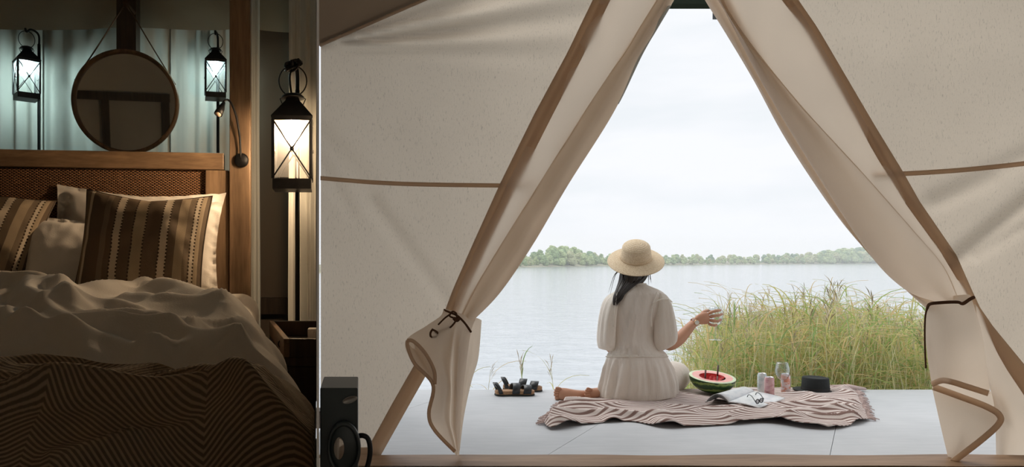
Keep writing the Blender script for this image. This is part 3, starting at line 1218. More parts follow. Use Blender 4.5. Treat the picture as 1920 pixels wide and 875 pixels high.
# face (looking out over the lake): nose, lips, chin, eyes
digit([Q(1191, 484, .262), Q(1191, 492, .280), Q(1191, 497, .292), Q(1191, 500, .275)], [.009, .011, .013, .010])
digit([Q(1184, 506, .258), Q(1191, 506, .266), Q(1198, 506, .258)], [.006, .008, .006])
for sx in (-1, 1):
    digit([Q(1191 + sx * 9, 485, .254), Q(1191 + sx * 13, 485, .250)], [.010, .009])
person = body.build('person', SKIN, smooth=True, fix=True)
tag(person, 'person seated on the throw in cream dress and straw hat holding out a glass', 'person')


def ring(py, xl, xr, dc, hd, n, fold, ph=0, skew=0):
    cx = (xl + xr) / 2
    out = []
    for k in range(n):
        w = 2 * pi * k / n
        rr = 1 + fold(w, py)
        px_ = cx + (xr - xl) / 2 * cos(w) * rr
        dd = dc + hd * sin(w) * rr
        p = P(px_, py + skew * sin(w), W0 + dd)
        out.append(p)
    return out


def bod_fold(w, py):
    k = exp(-((w - 4.71) / .9) ** 2)
    return .022 * nz(w * 5, py * .012, 4) + .075 * k * nz(w * 7 + py * .03, py * .012, 8) + .045 * k * (1 - abs(nz(w * 4 + py * .02, py * .02, 15)) * 3) + .022 * exp(-((py - 658) / 14) ** 2) * sin(w * 24)


m = MB()
btab = [(532, 1173, 1211, .155, .062), (536, 1166, 1219, .15, .07), (543, 1156, 1236, .145, .078), (551, 1147, 1247, .14, .086), (562, 1142, 1248, .14, .092), (580, 1142, 1243, .14, .10),
        (605, 1148, 1231, .14, .10), (635, 1151, 1229, .145, .10), (655, 1146, 1240, .15, .115), (664, 1139, 1250, .15, .125), (670, 1138, 1251, .15, .13)]
rings = []
for i in range(44):
    py = 532 + 138 * i / 43
    xl, xr, dc, hd = smooth_tab(btab, py)
    rings.append(ring(py, xl, xr, dc, hd, 72, bod_fold))
m.loft(rings)
dress = m.build('dress', LINEN, person, smooth=True)


def skirt_fold(w, py):
    f = max(0, min(1, (py - 666) / 22)) * max(.35, min(1, (762 - py) / 40))
    return f * (.040 * sin(w * 13 + 1.4 * sin(w * 3) + py * .012) + .035 * nz(w * 9, py * .02, 1) + .018 * sin(w * 31 + 2 * sin(w * 4)))


m = MB()
stab = [(664, 1139, 1250, .15, .126), (672, 1136, 1253, .152, .135), (690, 1131, 1261, .17, .165), (710, 1126, 1268, .19, .19), (730, 1121, 1272, .20, .205), (745, 1119, 1272, .205, .208), (753, 1122, 1268, .205, .20), (759, 1132, 1256, .205, .17), (762, 1150, 1236, .205, .13)]
rings = []
for i in range(50):
    py = 664 + 98 * i / 49
    xl, xr, dc, hd = smooth_tab(stab, py)
    rr = ring(py, xl, xr, dc, hd, 150, skirt_fold)
    rings.append([Vector((p.x, p.y, max(.014, p.z))) for p in rr])
m.loft(rings, cap1=True)
for pts, rad in (([Q(1232, 718, .28), Q(1256, 708, .42), Q(1268, 703, .54), Q(1270, 705, .62)], [.10, .10, .085, .04]), ([Q(1170, 720, .28), Q(1186, 722, .48), Q(1190, 726, .62)], [.10, .095, .05])):
    m.tube(spline(pts, 12), [interp([(i / (len(rad) - 1), q) for i, q in enumerate(rad)], j / 11)[0] for j in range(12)], 20)
m.build('skirt', LINEN, person, smooth=True)


def sleeve(pts, name='sleeve'):
    mm = MB()
    tab = [(i, *p) for i, p in enumerate(pts)]
    N = 26
    rr_ = []
    for j in range(N):
        x, y, dd, rx, ry = smooth_tab(tab, (len(pts) - 1) * j / (N - 1))
        c = Q(x, y, dd)
        tx, ty, *_ = smooth_tab(tab, min(len(pts) - 1, (len(pts) - 1) * (j + 1) / (N - 1)))
        f = j / (N - 1)
        ringp = []
        for k in range(48):
            w = 2 * pi * k / 48
            g = 1 + (.075 * sin(w * 9 + 2 * sin(w * 2) + f) + .05 * nz(w * 6, f * 3, 3)) * sin(pi * min(1, f * 1.1))
            ringp.append(c + Vector((cos(w) * rx * g, sin(w) * ry * g, (.25 * (1 - f) * (1 if x < 1195 else -1) + (.75 * f * f if x > 1195 else -.15 * f * f)) * rx * cos(w))))
        rr_.append(ringp)
    mm.loft(rr_)
    return mm.build(name, LINEN, person, smooth=True)


sleeve([(1232, 547, .14, .004, .01), (1236, 550, .14, .030, .055), (1240, 566, .125, .046, .075), (1243, 595, .115, .058, .08), (1245, 625, .11, .064, .085), (1245, 640, .115, .064, .08), (1247, 648, .125, .058, .066), (1249, 646, .13, .048, .056)])
sleeve([(1157, 548, .14, .004, .01), (1153, 551, .14, .026, .055), (1145, 566, .13, .036, .072), (1140, 595, .13, .044, .078), (1137, 630, .14, .046, .08), (1137, 648, .15, .045, .075), (1137, 655, .16, .040, .062)])
# neckline binding
m = MB()
m.tube([p for p in ring(532, 1173, 1211, .155, .062, 40, lambda w, y: 0)] + [ring(532, 1173, 1211, .155, .062, 40, lambda w, y: 0)[0]], .0045, 6, caps=False)
m.build('neck_binding', LINEN, person, smooth=True)
for pts in (((1232, 547, .062), (1226, 566, .052), (1221, 590, .046), (1222, 612, .048)), ((1157, 547, .064), (1155, 566, .052), (1152, 590, .048), (1150, 612, .052))):
    MB().tube([Q(*p) for p in spline(pts, 12)], .003, 6).build('shoulder_seam', LINEN, person, smooth=True)
for pts in (((1222, 571, .06), (1230, 565, .035), (1242, 560, .035), (1254, 561, .07), (1260, 566, .12)),):
    MB().tube([Q(*p) for p in spline(pts, 14)], .0035, 6).build('sleeve_seam', LINEN, person, smooth=True)
MB().tube([p for p in ring(668, 1137, 1252, .152, .132, 60, lambda w, y: .012)][30:], .0035, 6).build('waist_seam', LINEN, person, smooth=True)
# hair: a mass under the hat and a low tail brought over one shoulder
m = MB()
htab = [(470, 1176, 1206, .20, .035), (498, 1167, 1215, .175, .062), (512, 1163, 1216, .155, .082), (524, 1161, 1210, .145, .075), (534, 1158, 1200, .125, .055), (545, 1154, 1182, .095, .035), (556, 1150, 1172, .075, .022), (566, 1149, 1162, .065, .014), (572, 1150, 1156, .06, .006)]
rings = []
for i in range(34):
    py = 470 + 102 * i / 33
    xl, xr, dc, hd = smooth_tab(htab, py)
    rings.append(ring(py, xl, xr, dc, hd, 60, lambda w, y: .045 * sin(w * 23 + y * .02) + .03 * sin(w * 11)))
m.loft(rings, cap0=True, cap1=True)
rnd = random.Random(2)
for k in range(26):
    w = rnd.uniform(-1, 1)
    m.tube(spline([Q(1190 + 23 * w, 513, .115), Q(1184 + 20 * w, 525, .078), Q(1165 + 10 * w, 548, .055), Q(1155 + 5 * w, 570 + rnd.uniform(-8, 4), .04)], 8), [.004, .004, .003, .0025, .002, .0015, .001, .0006], 4)
for x0, x1, yb in ((1217, 1221, 530), (1216, 1216, 534), (1219, 1219, 524), (1163, 1144, 552), (1162, 1141, 548)):
    m.tube(spline([Q(x0, 507, .13), Q((x0 + x1) / 2, 516, .11), Q(x1, yb, .09)], 8), [.003, .003, .003, .0025, .002, .0016, .001, .0005], 4)
m.build('hair', HAIRM, person, smooth=True)
# straw hat
hc = Q(1192, 484, .155)
HM = Matrix.Translation(hc) @ Euler((radians(31), radians(-11), 0), 'XYZ').to_matrix().to_4x4()
prof = []
for i in range(60):                       # crown with braid ridges
    a = i / 59
    if a < .45:
        q = a / .45
        r_, z_ = .073 * sin(q * pi / 2), .104 - .034 * (1 - cos(q * pi / 2))
    else:
        q = (a - .45) / .55
        r_, z_ = .073 + .012 * q, .070 - .070 * q
    prof.append((max(.0008, r_ + .0010 * sin(i * 1.9)), z_ + .0008 * sin(i * 1.9)))
for i in range(1, 30):
    q = i / 29
    prof.append((.085 + .068 * q, .002 - .012 * q + .0010 * sin(i * 1.9) - .010 * q * q))
m = MB().lathe(prof, 72, HM)
hat = m.build('sun_hat', STRAW, person, smooth=True, solid=.003)
m = MB().lathe([(.0805, .026), (.0850, .004)], 60, HM)
HB = plain('straw_band', (.58, .41, .24), .7, 0, .2, 60)
m.build('hat_band', HB, hat, smooth=True, solid=.002)
# wrist watch
m = MB()
wc = Q(1302.5, 603.5, .205)
ax = (Q(1312, 598, .205) - Q(1297, 609, .20)).normalized()
wr = Matrix.Translation(wc) @ ax.to_track_quat('Z', 'Y').to_matrix().to_4x4()
m.lathe([(.0245, -.006), (.0262, -.006), (.0262, .006), (.0245, .006), (.0245, -.006)], 24, wr)
watch = m.build('wrist_watch', plain('leather_tan', (.50, .30, .22), .6), person, smooth=True)
m = MB()
fm = Matrix.Translation(wc + Vector((0, -.026, .0))) @ rot(90, 0, 0)
m.lathe([(.0, -.003), (.0145, -.003), (.0155, 0), (.0145, .0045), (.0125, .004), (.0125, .002)], 28, fm)
m.build('case', plain('gold_case', (.60, .42, .25), .3, .9), watch, smooth=True)
m = MB().lathe([(.0, .0032), (.0126, .003)], 28, fm)
m.build('dial', plain('watch_dial', (.72, .72, .66), .4), watch)


# ------------------------------------------------------------------ things on the deck
def wine_glass(name, base, label, s=1.0, wine=0.0):
    e = thing(name, base, label, 'glass')
    bpy.context.view_layer.update()
    mt = Matrix.Translation(base) @ Matrix.Scale(s, 4)
    MB().lathe([(.0, .004), (.012, .004), (.030, .0025), (.037, .001), (.037, 0), (.0, 0)], 40, mt).build('foot', GLASS, e, smooth=True)
    MB().lathe([(.006, .003), (.0038, .014), (.0034, .05), (.004, .078), (.008, .085)], 20, mt).build('stem', GLASS, e, smooth=True)
    pr = [(.0, .084), (.012, .086), (.028, .098), (.039, .120), (.042, .142), (.040, .165), (.035, .188), (.032, .198)]
    inn = [(r_ - .0012, z_ + .0010) for r_, z_ in reversed(pr[1:-1])]
    MB().lathe(pr + [(.0308, .198)] + inn + [(.0, .0865)], 40, mt).build('bowl', GLASS, e, smooth=True)
    return e


PINKW = thin_glass('water_in_glass', (.86, .88, .90), .2)
gb = Q(1341.5, 637, .245)
wine_glass('wine_glass', gb, "empty wine glass held up in the seated person's hand", .98)
gb2 = G(1467, 742)
gb2.z = .014
wine_glass('wine_glass', gb2, 'wine glass standing on the throw in front of the orange-pink can', .92)


def can(base, label, c1, c2):
    e = thing('drink_can', base, label, 'can', 'drink cans on the throw')
    bpy.context.view_layer.update()
    mt = Matrix.Translation(base) @ Matrix.Diagonal((.86, .86, 1, 1))
    t = NT('can_print')
    v = t.coord('Object', (30, 30, 46))
    f = t.noise(v, 1.0, 2)
    c = t.ramp(f, [(.46, c1), (.54, c2)])
    pm = t.end(t.principled(c, .35, .3))
    o = MB().lathe([(.0, .003), (.022, .002), (.0255, .004), (.029, .012), (.029, .103), (.0245, .114)], 36, mt).build('can_body', pm, e, smooth=True)
    MB().lathe([(.0247, .113), (.0252, .1155), (.0238, .116), (.0228, .1125), (.0, .1125)], 36, mt).build('lid', plain('aluminium', (.7, .7, .72), .3, .9), e, smooth=True)
    tb = MB()
    tb.tube([base + Vector((.008 * cos(a), .004 + .011 * sin(a), .1145)) for a in [2 * pi * i / 12 for i in range(13)]], .0014, 6)
    tb.build('pull_tab', plain('aluminium_tab', (.7, .7, .72), .35, .9), e, smooth=True)
    return e


def onthrow(px, py, z=.012):
    g = G(px, py, z)
    return g


can(onthrow(1429, 736), 'pale blue and white drink can beside the pink can', (.56, .66, .68), (.72, .78, .80))
can(onthrow(1442.5, 744), 'dusty pink drink can in front of the pale blue can', (.56, .30, .32), (.66, .42, .43))
can(onthrow(1473, 737), 'orange-pink drink can behind the standing wine glass', (.66, .30, .22), (.72, .62, .62))

# half watermelon with two knives
wm = onthrow(1333, 741)
wm *= 1.022
wm.z = .012
me_ = thing('watermelon_half', wm, 'halved watermelon with scooped red flesh standing on the throw', 'watermelon')
bpy.context.view_layer.update()
t = NT('melon_rind')
tc = t.n('ShaderNodeTexCoord')
sp_ = t.n('ShaderNodeSeparateXYZ')
t.l(tc.outputs['Object'], sp_.inputs[0])
wob = t.noise(t.coord('Object', (1, 1, 1)), 26, 3, .65)
band_ = t.math('FRACT', t.math('ADD', t.math('MULTIPLY', sp_.outputs['Z'], 28), t.math('MULTIPLY', wob, 1.1)))
RIND = t.end(t.principled(t.ramp(band_, [(0, (.015, .05, .012)), (.50, (.02, .075, .018)), (.66, (.20, .30, .07)), (.82, (.26, .35, .09)), (1, (.02, .07, .015))]), .35, 0, None, .5))
RR, HH = .124, .096
MT = Matrix.Translation(wm) @ rot(9, 0, 0)
pr = [(RR * sin(a), HH * (1 - cos(a))) for a in [pi / 2 * 1.0 * i / 20 for i in range(21)]]
MB().lathe([(max(.02, r_), z_ + .002) for r_, z_ in pr], 60, MT).build('rind', RIND, me_, smooth=True)
MB().lathe([(RR, HH + .002), (RR - .006, HH + .004), (RR - .016, HH + .004)], 60, MT).build('rind_edge', plain('pale_rind', (.62, .72, .50), .5), me_, smooth=True)
t = NT('melon_flesh')
fv = t.coord('Object')
fn_ = t.noise(fv, 75, 3, .7)
FLESH = t.end(t.principled(t.ramp(fn_, [(.35, (.45, .008, .012)), (.6, (.70, .04, .04)), (.75, (.85, .30, .27))]), .3, 0, t.bump(fn_, .8, .006), .5))
PALE = plain('melon_pale_flesh', (.82, .42, .38), .4, 0, .15, 22)
MB().lathe([(RR - .016, HH + .004), (.085, HH + .003), (.07, HH + .001)], 60, MT).build('flesh_rim', PALE, me_, smooth=True)
m = MB()


def hollow(u, v):
    a = 2 * pi * u
    rr = .072 * (1 - v)
    rr *= 1 + .10 * sin(a * 3 + 1) * (1 - v)
    z = HH + .002 - .045 * sqrt(max(0, 1 - (1 - v) ** 2)) + .012 * nz(rr * cos(a) * 60, rr * sin(a) * 60, 3) * (0 if v == 0 else 1)
    return MT @ Vector((rr * cos(a) - .008, rr * sin(a), z))


m.grid(hollow, 60, 16)
m.build('red_flesh', FLESH, me_, smooth=True)
for px_, y0, y1, dx in ((1322, 721, 693, -.02), (1345.5, 708, 684, .0)):
    a, b = P(px_ - 1, y0 + 8, wm.y + dx), P(px_ + 1, y1, wm.y + dx + .01)
    kn = thing('knife', a, 'dark handled knife stuck upright in the ' + ('scooped hollow of the watermelon' if dx else 'far side of the watermelon'), 'knife')
    bpy.context.view_layer.update()
    MB().tube([a.lerp(b, .35), a.lerp(b, .6), b], [.006, .0065, .007], 8, flat=.6).build('handle', plain('knife_handle', (.07, .035, .025), .5), kn, smooth=True)
    MB().bar(a, a.lerp(b, .38), .009, .0015).build('blade', plain('steel', (.5, .5, .5), .3, .9), kn)

# open magazine with sunglasses on it
mg0 = onthrow(1395, 757, .02)
mag = thing('magazine', mg0, 'open magazine with one raised page lying on the throw', 'magazine')
bpy.context.view_layer.update()
t = NT('magazine_page')
pv = t.coord('UV')
pn = t.noise(pv, 5, 3)
PAGE = t.end(t.principled(t.ramp(pn, [(.45, (.80, .82, .84)), (.62, (.66, .70, .74))]), .35))
a0, a1, b0, b1 = G(1366, 759, .02), G(1415, 739, .02), G(1322, 758, .02), G(1372, 738, .02)
c0, c1 = G(1424, 770, .02), G(1472, 752, .02)


def page(p0, p1, q0, q1, lift, z0, sgn=1):
    def fn(u, v):
        p = p0.lerp(q0, u).lerp(p1.lerp(q1, u), v)
        return Vector((p.x, p.y, z0 + lift * sin(pi * min(1, u * 1.05)) ** .8 * (1 - .35 * v)))
    return fn


for k in range(4):
    m = MB()
    m.grid(page(a0, a1, b0, b1, .030 + .004 * k, .030 + .002 * k), 16, 6)
    m.build('page', PAGE if k == 3 else plain('page_stack', (.20 + .08 * k, .21 + .08 * k, .22 + .08 * k), .5), mag, smooth=True, solid=.001)
m = MB()
m.grid(page(a0, a1, c0, c1, .006, .036), 16, 6)
m.build('page', PAGE, mag, smooth=True, solid=.005)
sg0 = G(1424, 757, .044)
sg = thing('sunglasses', sg0, 'dark sunglasses with raised temples lying on the open magazine', 'sunglasses')
bpy.context.view_layer.update()
DK = plain('dark_frame', (.02, .025, .03), .3)
for dx in (-.022, .022):
    cc = sg0 + Vector((dx * .8, dx * .6, .016))
    MB().tube([cc + Vector((.017 * cos(a) * .8, .017 * cos(a) * .5, .0115 * sin(a))) for a in [2 * pi * i / 16 for i in range(17)]], .0022, 6).build('rim', DK, sg, smooth=True)
    mm = MB()
    mm.add([cc] + [cc + Vector((.016 * cos(a) * .8, .016 * cos(a) * .5, .0105 * sin(a))) for a in [2 * pi * i / 16 for i in range(16)]], [(0, 1 + i, 1 + (i + 1) % 16) for i in range(16)])
    mm.build('lens', thin_glass('tinted_lens', (.25, .27, .3), .3), sg)
    q = sg0 + Vector((dx * 1.75, dx * 1.3, .020))
    MB().tube(spline([q, q + Vector((.02, .07, .014)), q + Vector((.032, .12, .010)), q + Vector((.034, .135, -.004))], 10), .0022, 6).build('temple', DK, sg, smooth=True)
MB().tube(spline([sg0 + Vector((-.006, -.004, .018)), sg0 + Vector((0, 0, .022)), sg0 + Vector((.006, .004, .018))], 6), .002, 6).build('bridge', DK, sg, smooth=True)

# black felt hat
hb = onthrow(1529, 738)
hb *= 1.02
hb.z = .012
FELT = plain('black_felt', (.012, .016, .017), .85, 0, .2, 80)
bh = thing('felt_hat', hb, 'black flat-topped felt hat lying on the throw before the reeds', 'hat')
bpy.context.view_layer.update()
mt = Matrix.Translation(hb) @ Matrix.Diagonal((.86, .86, 1, 1))
MB().lathe([(.0, .080), (.060, .081), (.070, .0845), (.077, .083), (.080, .078), (.084, .03), (.086, .004)], 48, mt).build('crown', FELT, bh, smooth=True)
MB().lathe([(.084, .005), (.11, .003), (.135, .006), (.136, .0085), (.11, .006), (.084, .009)], 48, mt).build('brim', FELT, bh, smooth=True)
MB().lathe([(.0865, .006), (.0855, .024)], 48, mt).build('hat_band', plain('hat_ribbon', (.006, .006, .007), .5), bh, smooth=True)

# sandals
CORK = plain('cork', (.38, .22, .12), .8, 0, .25, 90, .2)
SOLE = plain('black_rubber', (.015, .02, .018), .7)
LEATH = plain('black_leather', (.018, .022, .026), .35, 0, .2, 40)
BUCK = plain('buckle_steel', (.55, .56, .58), .3, .9)


def sandal(loc, yaw, label, tilt=0):
    e = thing('sandal', loc, label, 'sandal')
    bpy.context.view_layer.update()
    mt = Matrix.Translation(loc) @ rot(0, tilt, yaw)
    L = .235
    half = [(q.x, q.y) for q in spline([(0, .016, 0), (.008, .028, 0), (.035, .036, 0), (.08, .034, 0), (.12, .033, 0), (.17, .043, 0), (.205, .041, 0), (.226, .027, 0), (.235, .008, 0)], 26)]
    poly = [(x - L / 2, -w * .95) for x, w in half] + [(x - L / 2, w) for x, w in reversed(half)]
    MB().prism(poly, 0, .009, mt).build('outsole', SOLE, e, bevel=.002)
    MB().prism([(x * .985, y * .97) for x, y in poly], .009, .030, mt).build('footbed', CORK, e, bevel=.004)
    for xs, lift, w in ((-.005, .056, .044), (.062, .044, .046), (-.09, .062, .024)):
        mm = MB()
        wd = .041 if xs > -.05 else .036
        arc = [mt @ Vector((xs + (.012 * sin(a) if xs > -.05 else -.028 * sin(a)), -wd * cos(a), .014 + lift * sin(a) ** .7)) for a in [pi * i / 14 for i in range(15)]]
        axis = (mt.to_3x3() @ Vector((1, 0, 0))) * (w / 2)
        mm.grid(lambda u, v: arc[int(round(u * 14))] + axis * (v * 2 - 1), 14, 2)
        so = mm.build('strap', LEATH, e, smooth=True, solid=.0035)
        bk = MB()
        bc = arc[4]
        n_ = axis.normalized()
        tv = (arc[5] - arc[3]).normalized()
        bk.tube([bc + n_ * (.011 * i) + tv * (.013 * j) + n_.cross(tv) * -.003 for i, j in ((-1, -1), (1, -1), (1, 1), (-1, 1), (-1, -1))], .0018, 6)
        bk.build('buckle', BUCK, so, smooth=True)
    return e


s1 = G(968, 743)
sandal(s1 + Vector((0, .04, 0)), 4, 'black strapped sandal with cork footbed, in front of its pair')
sandal(G(984, 735) + Vector((0, .06, 0)), -14, 'black strapped sandal with cork footbed, behind its pair')

# ------------------------------------------------------------------ box appliance in the lounge tent
ap = P(640, 900, 1.62)
st_b = thing('wooden_stool', Vector((ap.x - .0, 1.72, -.05)), 'low wooden stool carrying the dark boxy appliance beside the canvas', 'stool')
bpy.context.view_layer.update()
ZT = .24
MB().box((-.018, 1.73, ZT - .015), (.17, .17, .03)).build('seat', THRESH, st_b, bevel=.004)
for sx in (-.075, .04):
    for sy in (1.67, 1.79):
        MB().bar((sx, sy, -.05), (sx, sy, ZT - .03), .02, .02).build('leg', THRESH, st_b)
bx = thing('stove', Vector((-.05, 1.72, ZT)), 'dark boxy appliance with oval badge, round window and hooped side handle', 'stove')
bpy.context.view_layer.update()
xl, xr = XP * 1.62 + .004, (671 - CX) / FPX * 1.64
zt = EYE - (727 - CY) / FPX * 1.64
MB().box(((xl + xr) / 2, 1.72, (ZT + zt) / 2), (xr - xl, .16, zt - ZT)).build('body', DKGREEN, bx, bevel=.003)
fc = P(645, 838, 1.635)
mt = Matrix.Translation(fc) @ Matrix.Diagonal((.62, 1, 1, 1)) @ rot(90, 0, 0)
MB().lathe([(.056, -.006), (.064, .0), (.064, .012), (.058, .018), (.052, .012), (.052, .002)], 48, mt).build('door_ring', DKGREEN, bx, smooth=True)
MB().lathe([(.0, .010), (.03, .009), (.052, .004)], 48, mt).build('door_plate', DKGREEN, bx, smooth=True)
MB().lathe([(.0, .0125), (.0235, .012), (.026, .010)], 40, Matrix.Translation(P(636, 838, 1.632)) @ Matrix.Diagonal((.48, 1, 1, 1)) @ rot(90, 0, 0)).build('window', plain('window_glass', (.30, .26, .22), .08, .6), bx, smooth=True)
bd = Matrix.Translation(P(656, 749, 1.638)) @ rot(90, -18, 0) @ Matrix.Diagonal((1, .42, 1, 1))
MB().lathe([(.0, .002), (.015, .002), (.0175, .004), (.019, .001)], 32, bd).build('badge', plain('badge_metal', (.22, .21, .19), .35, .8), bx, smooth=True)
MB().tube([P(x, y, d) for x, y, d in spline([(668, 818, 1.66), (680, 816, 1.65), (690, 822, 1.65), (694, 840, 1.65), (692, 862, 1.65), (684, 884, 1.65), (668, 892, 1.66)], 24)], .0062, 10).build('side_handle', BLACK, bx, smooth=True)

# ------------------------------------------------------------------ the bedroom shell
BY = 4.2
slab('floor_bedroom', (-4.2, -1.6, -.12), (-.29, 4.3, -.05), WOODD)
slab('ceiling_bedroom', (-4.2, -1.7, 2.36), (.12, 4.3, 2.42), OPAQUE)
slab('wall_left', (-4.25, -1.7, -.05), (-4.2, 4.3, 2.36), OPAQUE)
slab('wall_back', (-4.2, BY, -.05), (-.28, BY + .06, 2.36), DARKLINE)
slab('wall_foot', (-4.2, -1.7, -.05), (.13, -1.62, 2.36), OPAQUE)
m = MB()
m.add([(-.29, -1.6, -.12), (.10, -1.6, -.12), (-.29, 4.3, -.12), (-.29, -1.6, -.05), (.10, -1.6, -.05), (-.29, 4.3, -.05)], [(0, 1, 2), (5, 4, 3), (0, 3, 4, 1), (1, 4, 5, 2), (2, 5, 3, 0)])
struct('floor_strip', m, WOODD)


def curtain(px0, px1, d, label, mat=CURT, ztop=2.3, zbot=.0, amp=.03, nf=6, seed=0, group='curtains behind the bed', shear=0):
    x0, x1 = P(px0, CY, d).x, P(px1, CY, d).x
    mm = MB()

    def fn(u, v):
        x = x0 + (x1 - x0) * u
        z = ztop + (zbot - ztop) * v
        a = amp * (.45 + .55 * v)
        y = d + a * (sin(u * nf * 2 * pi + 1.1 * sin(u * 7 + seed) + .5 * nz(u * 4, v * 2, seed)) + .5 * nz(u * 11, v * 1.5, seed + 3))
        return Vector((x + .015 * nz(u * 5, v * 2, seed + 9) * v + shear * v, y, z))
    mm.grid(fn, 120, 24)
    o = mm.build('curtain', mat, None, smooth=True)
    return tag(o, label, 'curtain', group)


curtain(-380, -60, 4.06, 'pale pleated curtain panel beyond the bed corner', seed=4, nf=7)
curtain(-70, 78, 4.04, 'pale pleated curtain panel behind the lantern showing two faces', seed=1, nf=4, amp=.028)
curtain(76, 322, 4.08, 'wide pale pleated curtain panel behind the round mirror', seed=2, nf=7, amp=.026)
curtain(320, 446, 4.05, 'pale pleated curtain panel behind the lantern near the bed post', seed=3, nf=4, amp=.024)
curtain(462, 487, 3.6, 'narrow pale curtain edge hanging just past the bed post', seed=6, nf=1, amp=.01, group=None)
wc_o = curtain(541, 592, 2.92, 'white drape hanging behind the warm glowing lantern', CURT, seed=8, nf=2, amp=.016, group=None, shear=0)
m = MB()


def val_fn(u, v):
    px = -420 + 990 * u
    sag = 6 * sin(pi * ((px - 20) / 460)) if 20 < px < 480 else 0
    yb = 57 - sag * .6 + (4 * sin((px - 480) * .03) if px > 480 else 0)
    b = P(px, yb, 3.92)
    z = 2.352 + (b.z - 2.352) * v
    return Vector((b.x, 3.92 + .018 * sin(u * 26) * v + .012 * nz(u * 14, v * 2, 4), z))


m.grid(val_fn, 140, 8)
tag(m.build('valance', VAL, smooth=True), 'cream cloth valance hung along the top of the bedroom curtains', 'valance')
b0, b1 = P(487, 558, 4.14), P(545, 588, 4.14)
slab('baseboard_back', (b0.x - .4, 4.12, b1.z), (-.29, BY - .001, b0.z), WOODD)
# dark post that carries the mirror
m = MB()
a, b = P(236, 100, 3.72), P(236, -60, 3.72)
m.box((a.x, 3.76, (a.z - .12 + 2.36) / 2), (.105, .07, 2.36 - a.z + .12))
o = struct('trim_2', m, WOODD)

# ------------------------------------------------------------------ round mirror on a strap
BZ = 7.0
mc = P(237, 192, 3.62)
mir = thing('round_mirror', mc, 'round wooden framed mirror hanging on a dark strap behind the headboard', 'mirror')
mir.rotation_euler = (radians(6.0), 0, radians(BZ + 3))
bpy.context.view_layer.update()
MM = mir.matrix_world @ rot(90, 0, 0)
rm = 96 / FPX * 3.62
MB().lathe([(rm - .020, -.012), (rm, -.012), (rm + .002, .0), (rm, .030), (rm - .008, .032), (rm - .018, .028), (rm - .020, .004), (rm - .020, -.012)], 72, MM).build('frame', wood('mirror_wood', (.10, .055, .028), (.20, .12, .065), 'z'), mir, smooth=True)
t = NT('mirror_glass')
MB().lathe([(.0, .006), (rm - .019, .006)], 72, MM).build('glass', t.end(t.principled((.82, .84, .82), .015, 1.0)), mir)
m = MB()
pk = P(236, 8, 3.60)
for sx in (-1, 1):
    e = MM @ Vector((sx * (rm + .002) * .93, (rm + .002) * .37, .012))
    m.tube(spline([Vector((pk.x + sx * .006, pk.y, pk.z)), Vector((pk.x, pk.y, pk.z)).lerp(e, .5), e], 8), .009, 6, flat=.35)
m.tube([Vector((pk.x, 3.74, pk.z)), Vector((pk.x, 3.585, pk.z + .004))], .012, 10)
m.build('strap', CORD, mir, smooth=True)


# ------------------------------------------------------------------ lanterns on hooked stands
def lantern(loc, s, yaw, label, bulb_col, bulb_str):
    """loc: centre of the bottom plate"""
    e = thing('lantern', loc, label, 'lantern', 'iron lanterns in the bedroom')
    e.rotation_euler = (0, 0, radians(yaw))
    e.scale = (s, s, s)
    bpy.context.view_layer.update()
    M4 = e.matrix_world.copy()

    def B(mb, name, mat, smooth=False, parent=None):
        mb.v = [tuple(M4 @ Vector(v)) for v in mb.v]
        return mb.build(name, mat, parent or e, smooth=smooth)
    w, h = .066, .245
    B(MB().box((0, 0, .018), (.136, .136, .036)), 'base', BLACK)
    for sx in (-1, 1):
        for sy in (-1, 1):
            B(MB().box((sx * w, sy * w, .036 + (h - .036) / 2), (.011, .011, h - .036)), 'corner_post', BLACK)
    top = MB()
    for sx, sy, lx, ly in ((0, 1, .14, .010), (0, -1, .14, .010), (1, 0, .010, .14), (-1, 0, .010, .14)):
        top.box((sx * w, sy * w, h), (lx, ly, .010))
    B(top, 'top_frame', BLACK)
    for ang in (0, 90, 180, 270):
        R4 = rot(0, 0, ang)
        a, b, c, d = [R4 @ Vector(q) for q in ((-w, -w, .04), (w, -w, .04), (w, -w, h - .004), (-w, -w, h - .004))]
        B(MB().add([a, b, c, d], [(0, 1, 2, 3)]), 'pane', PANE)
        off = R4 @ Vector((0, -.004, 0))
        cr = MB().tube([a + off, c + off], .0026, 6).tube([b + off, d + off], .0026, 6)
        cr.tube([(a + c) / 2 + off * 2.2, (a + c) / 2 - off], .007, 8)
        B(cr, 'cross_bar', BLACK, True)
    rf = MB()
    rf.loft([[Vector((sx * q, sy * q, z)) for sx, sy in ((-1, -1), (1, -1), (1, 1), (-1, 1))] for q, z in ((.072, .247), (.073, .256), (.026, .318), (.022, .330))], cap0=False, cap1=True)
    B(rf, 'roof', BLACK)
    cp = MB().lathe([(.0, .352), (.030, .346), (.040, .338), (.042, .331), (.036, .333), (.022, .326)], 24)
    for sx in (-1, 1):
        cp.tube([(sx * .030, 0, .340), (sx * .046, 0, .330), (sx * .034, 0, .303)], .002, 6)
    B(cp, 'chimney_cap', BLACK, True)
    B(MB().tube([(.050 * cos(a), 0, .395 + .055 * sin(a)) for a in [2 * pi * i / 32 for i in range(33)]], .0024, 6, caps=False), 'carry_ring', BLACK, True)
    B(MB().lathe([(.0, .232), (.010, .232), (.011, .244), (.012, .262), (.0, .262)], 16), 'socket', BLACK, True)
    bl = MB().lathe([(.0, .184), (.012, .188), (.019, .201), (.018, .214), (.011, .226), (.009, .232), (.0, .232)], 20)
    B(bl, 'bulb', emit('bulb_glow', bulb_col, bulb_str), True)
    return e


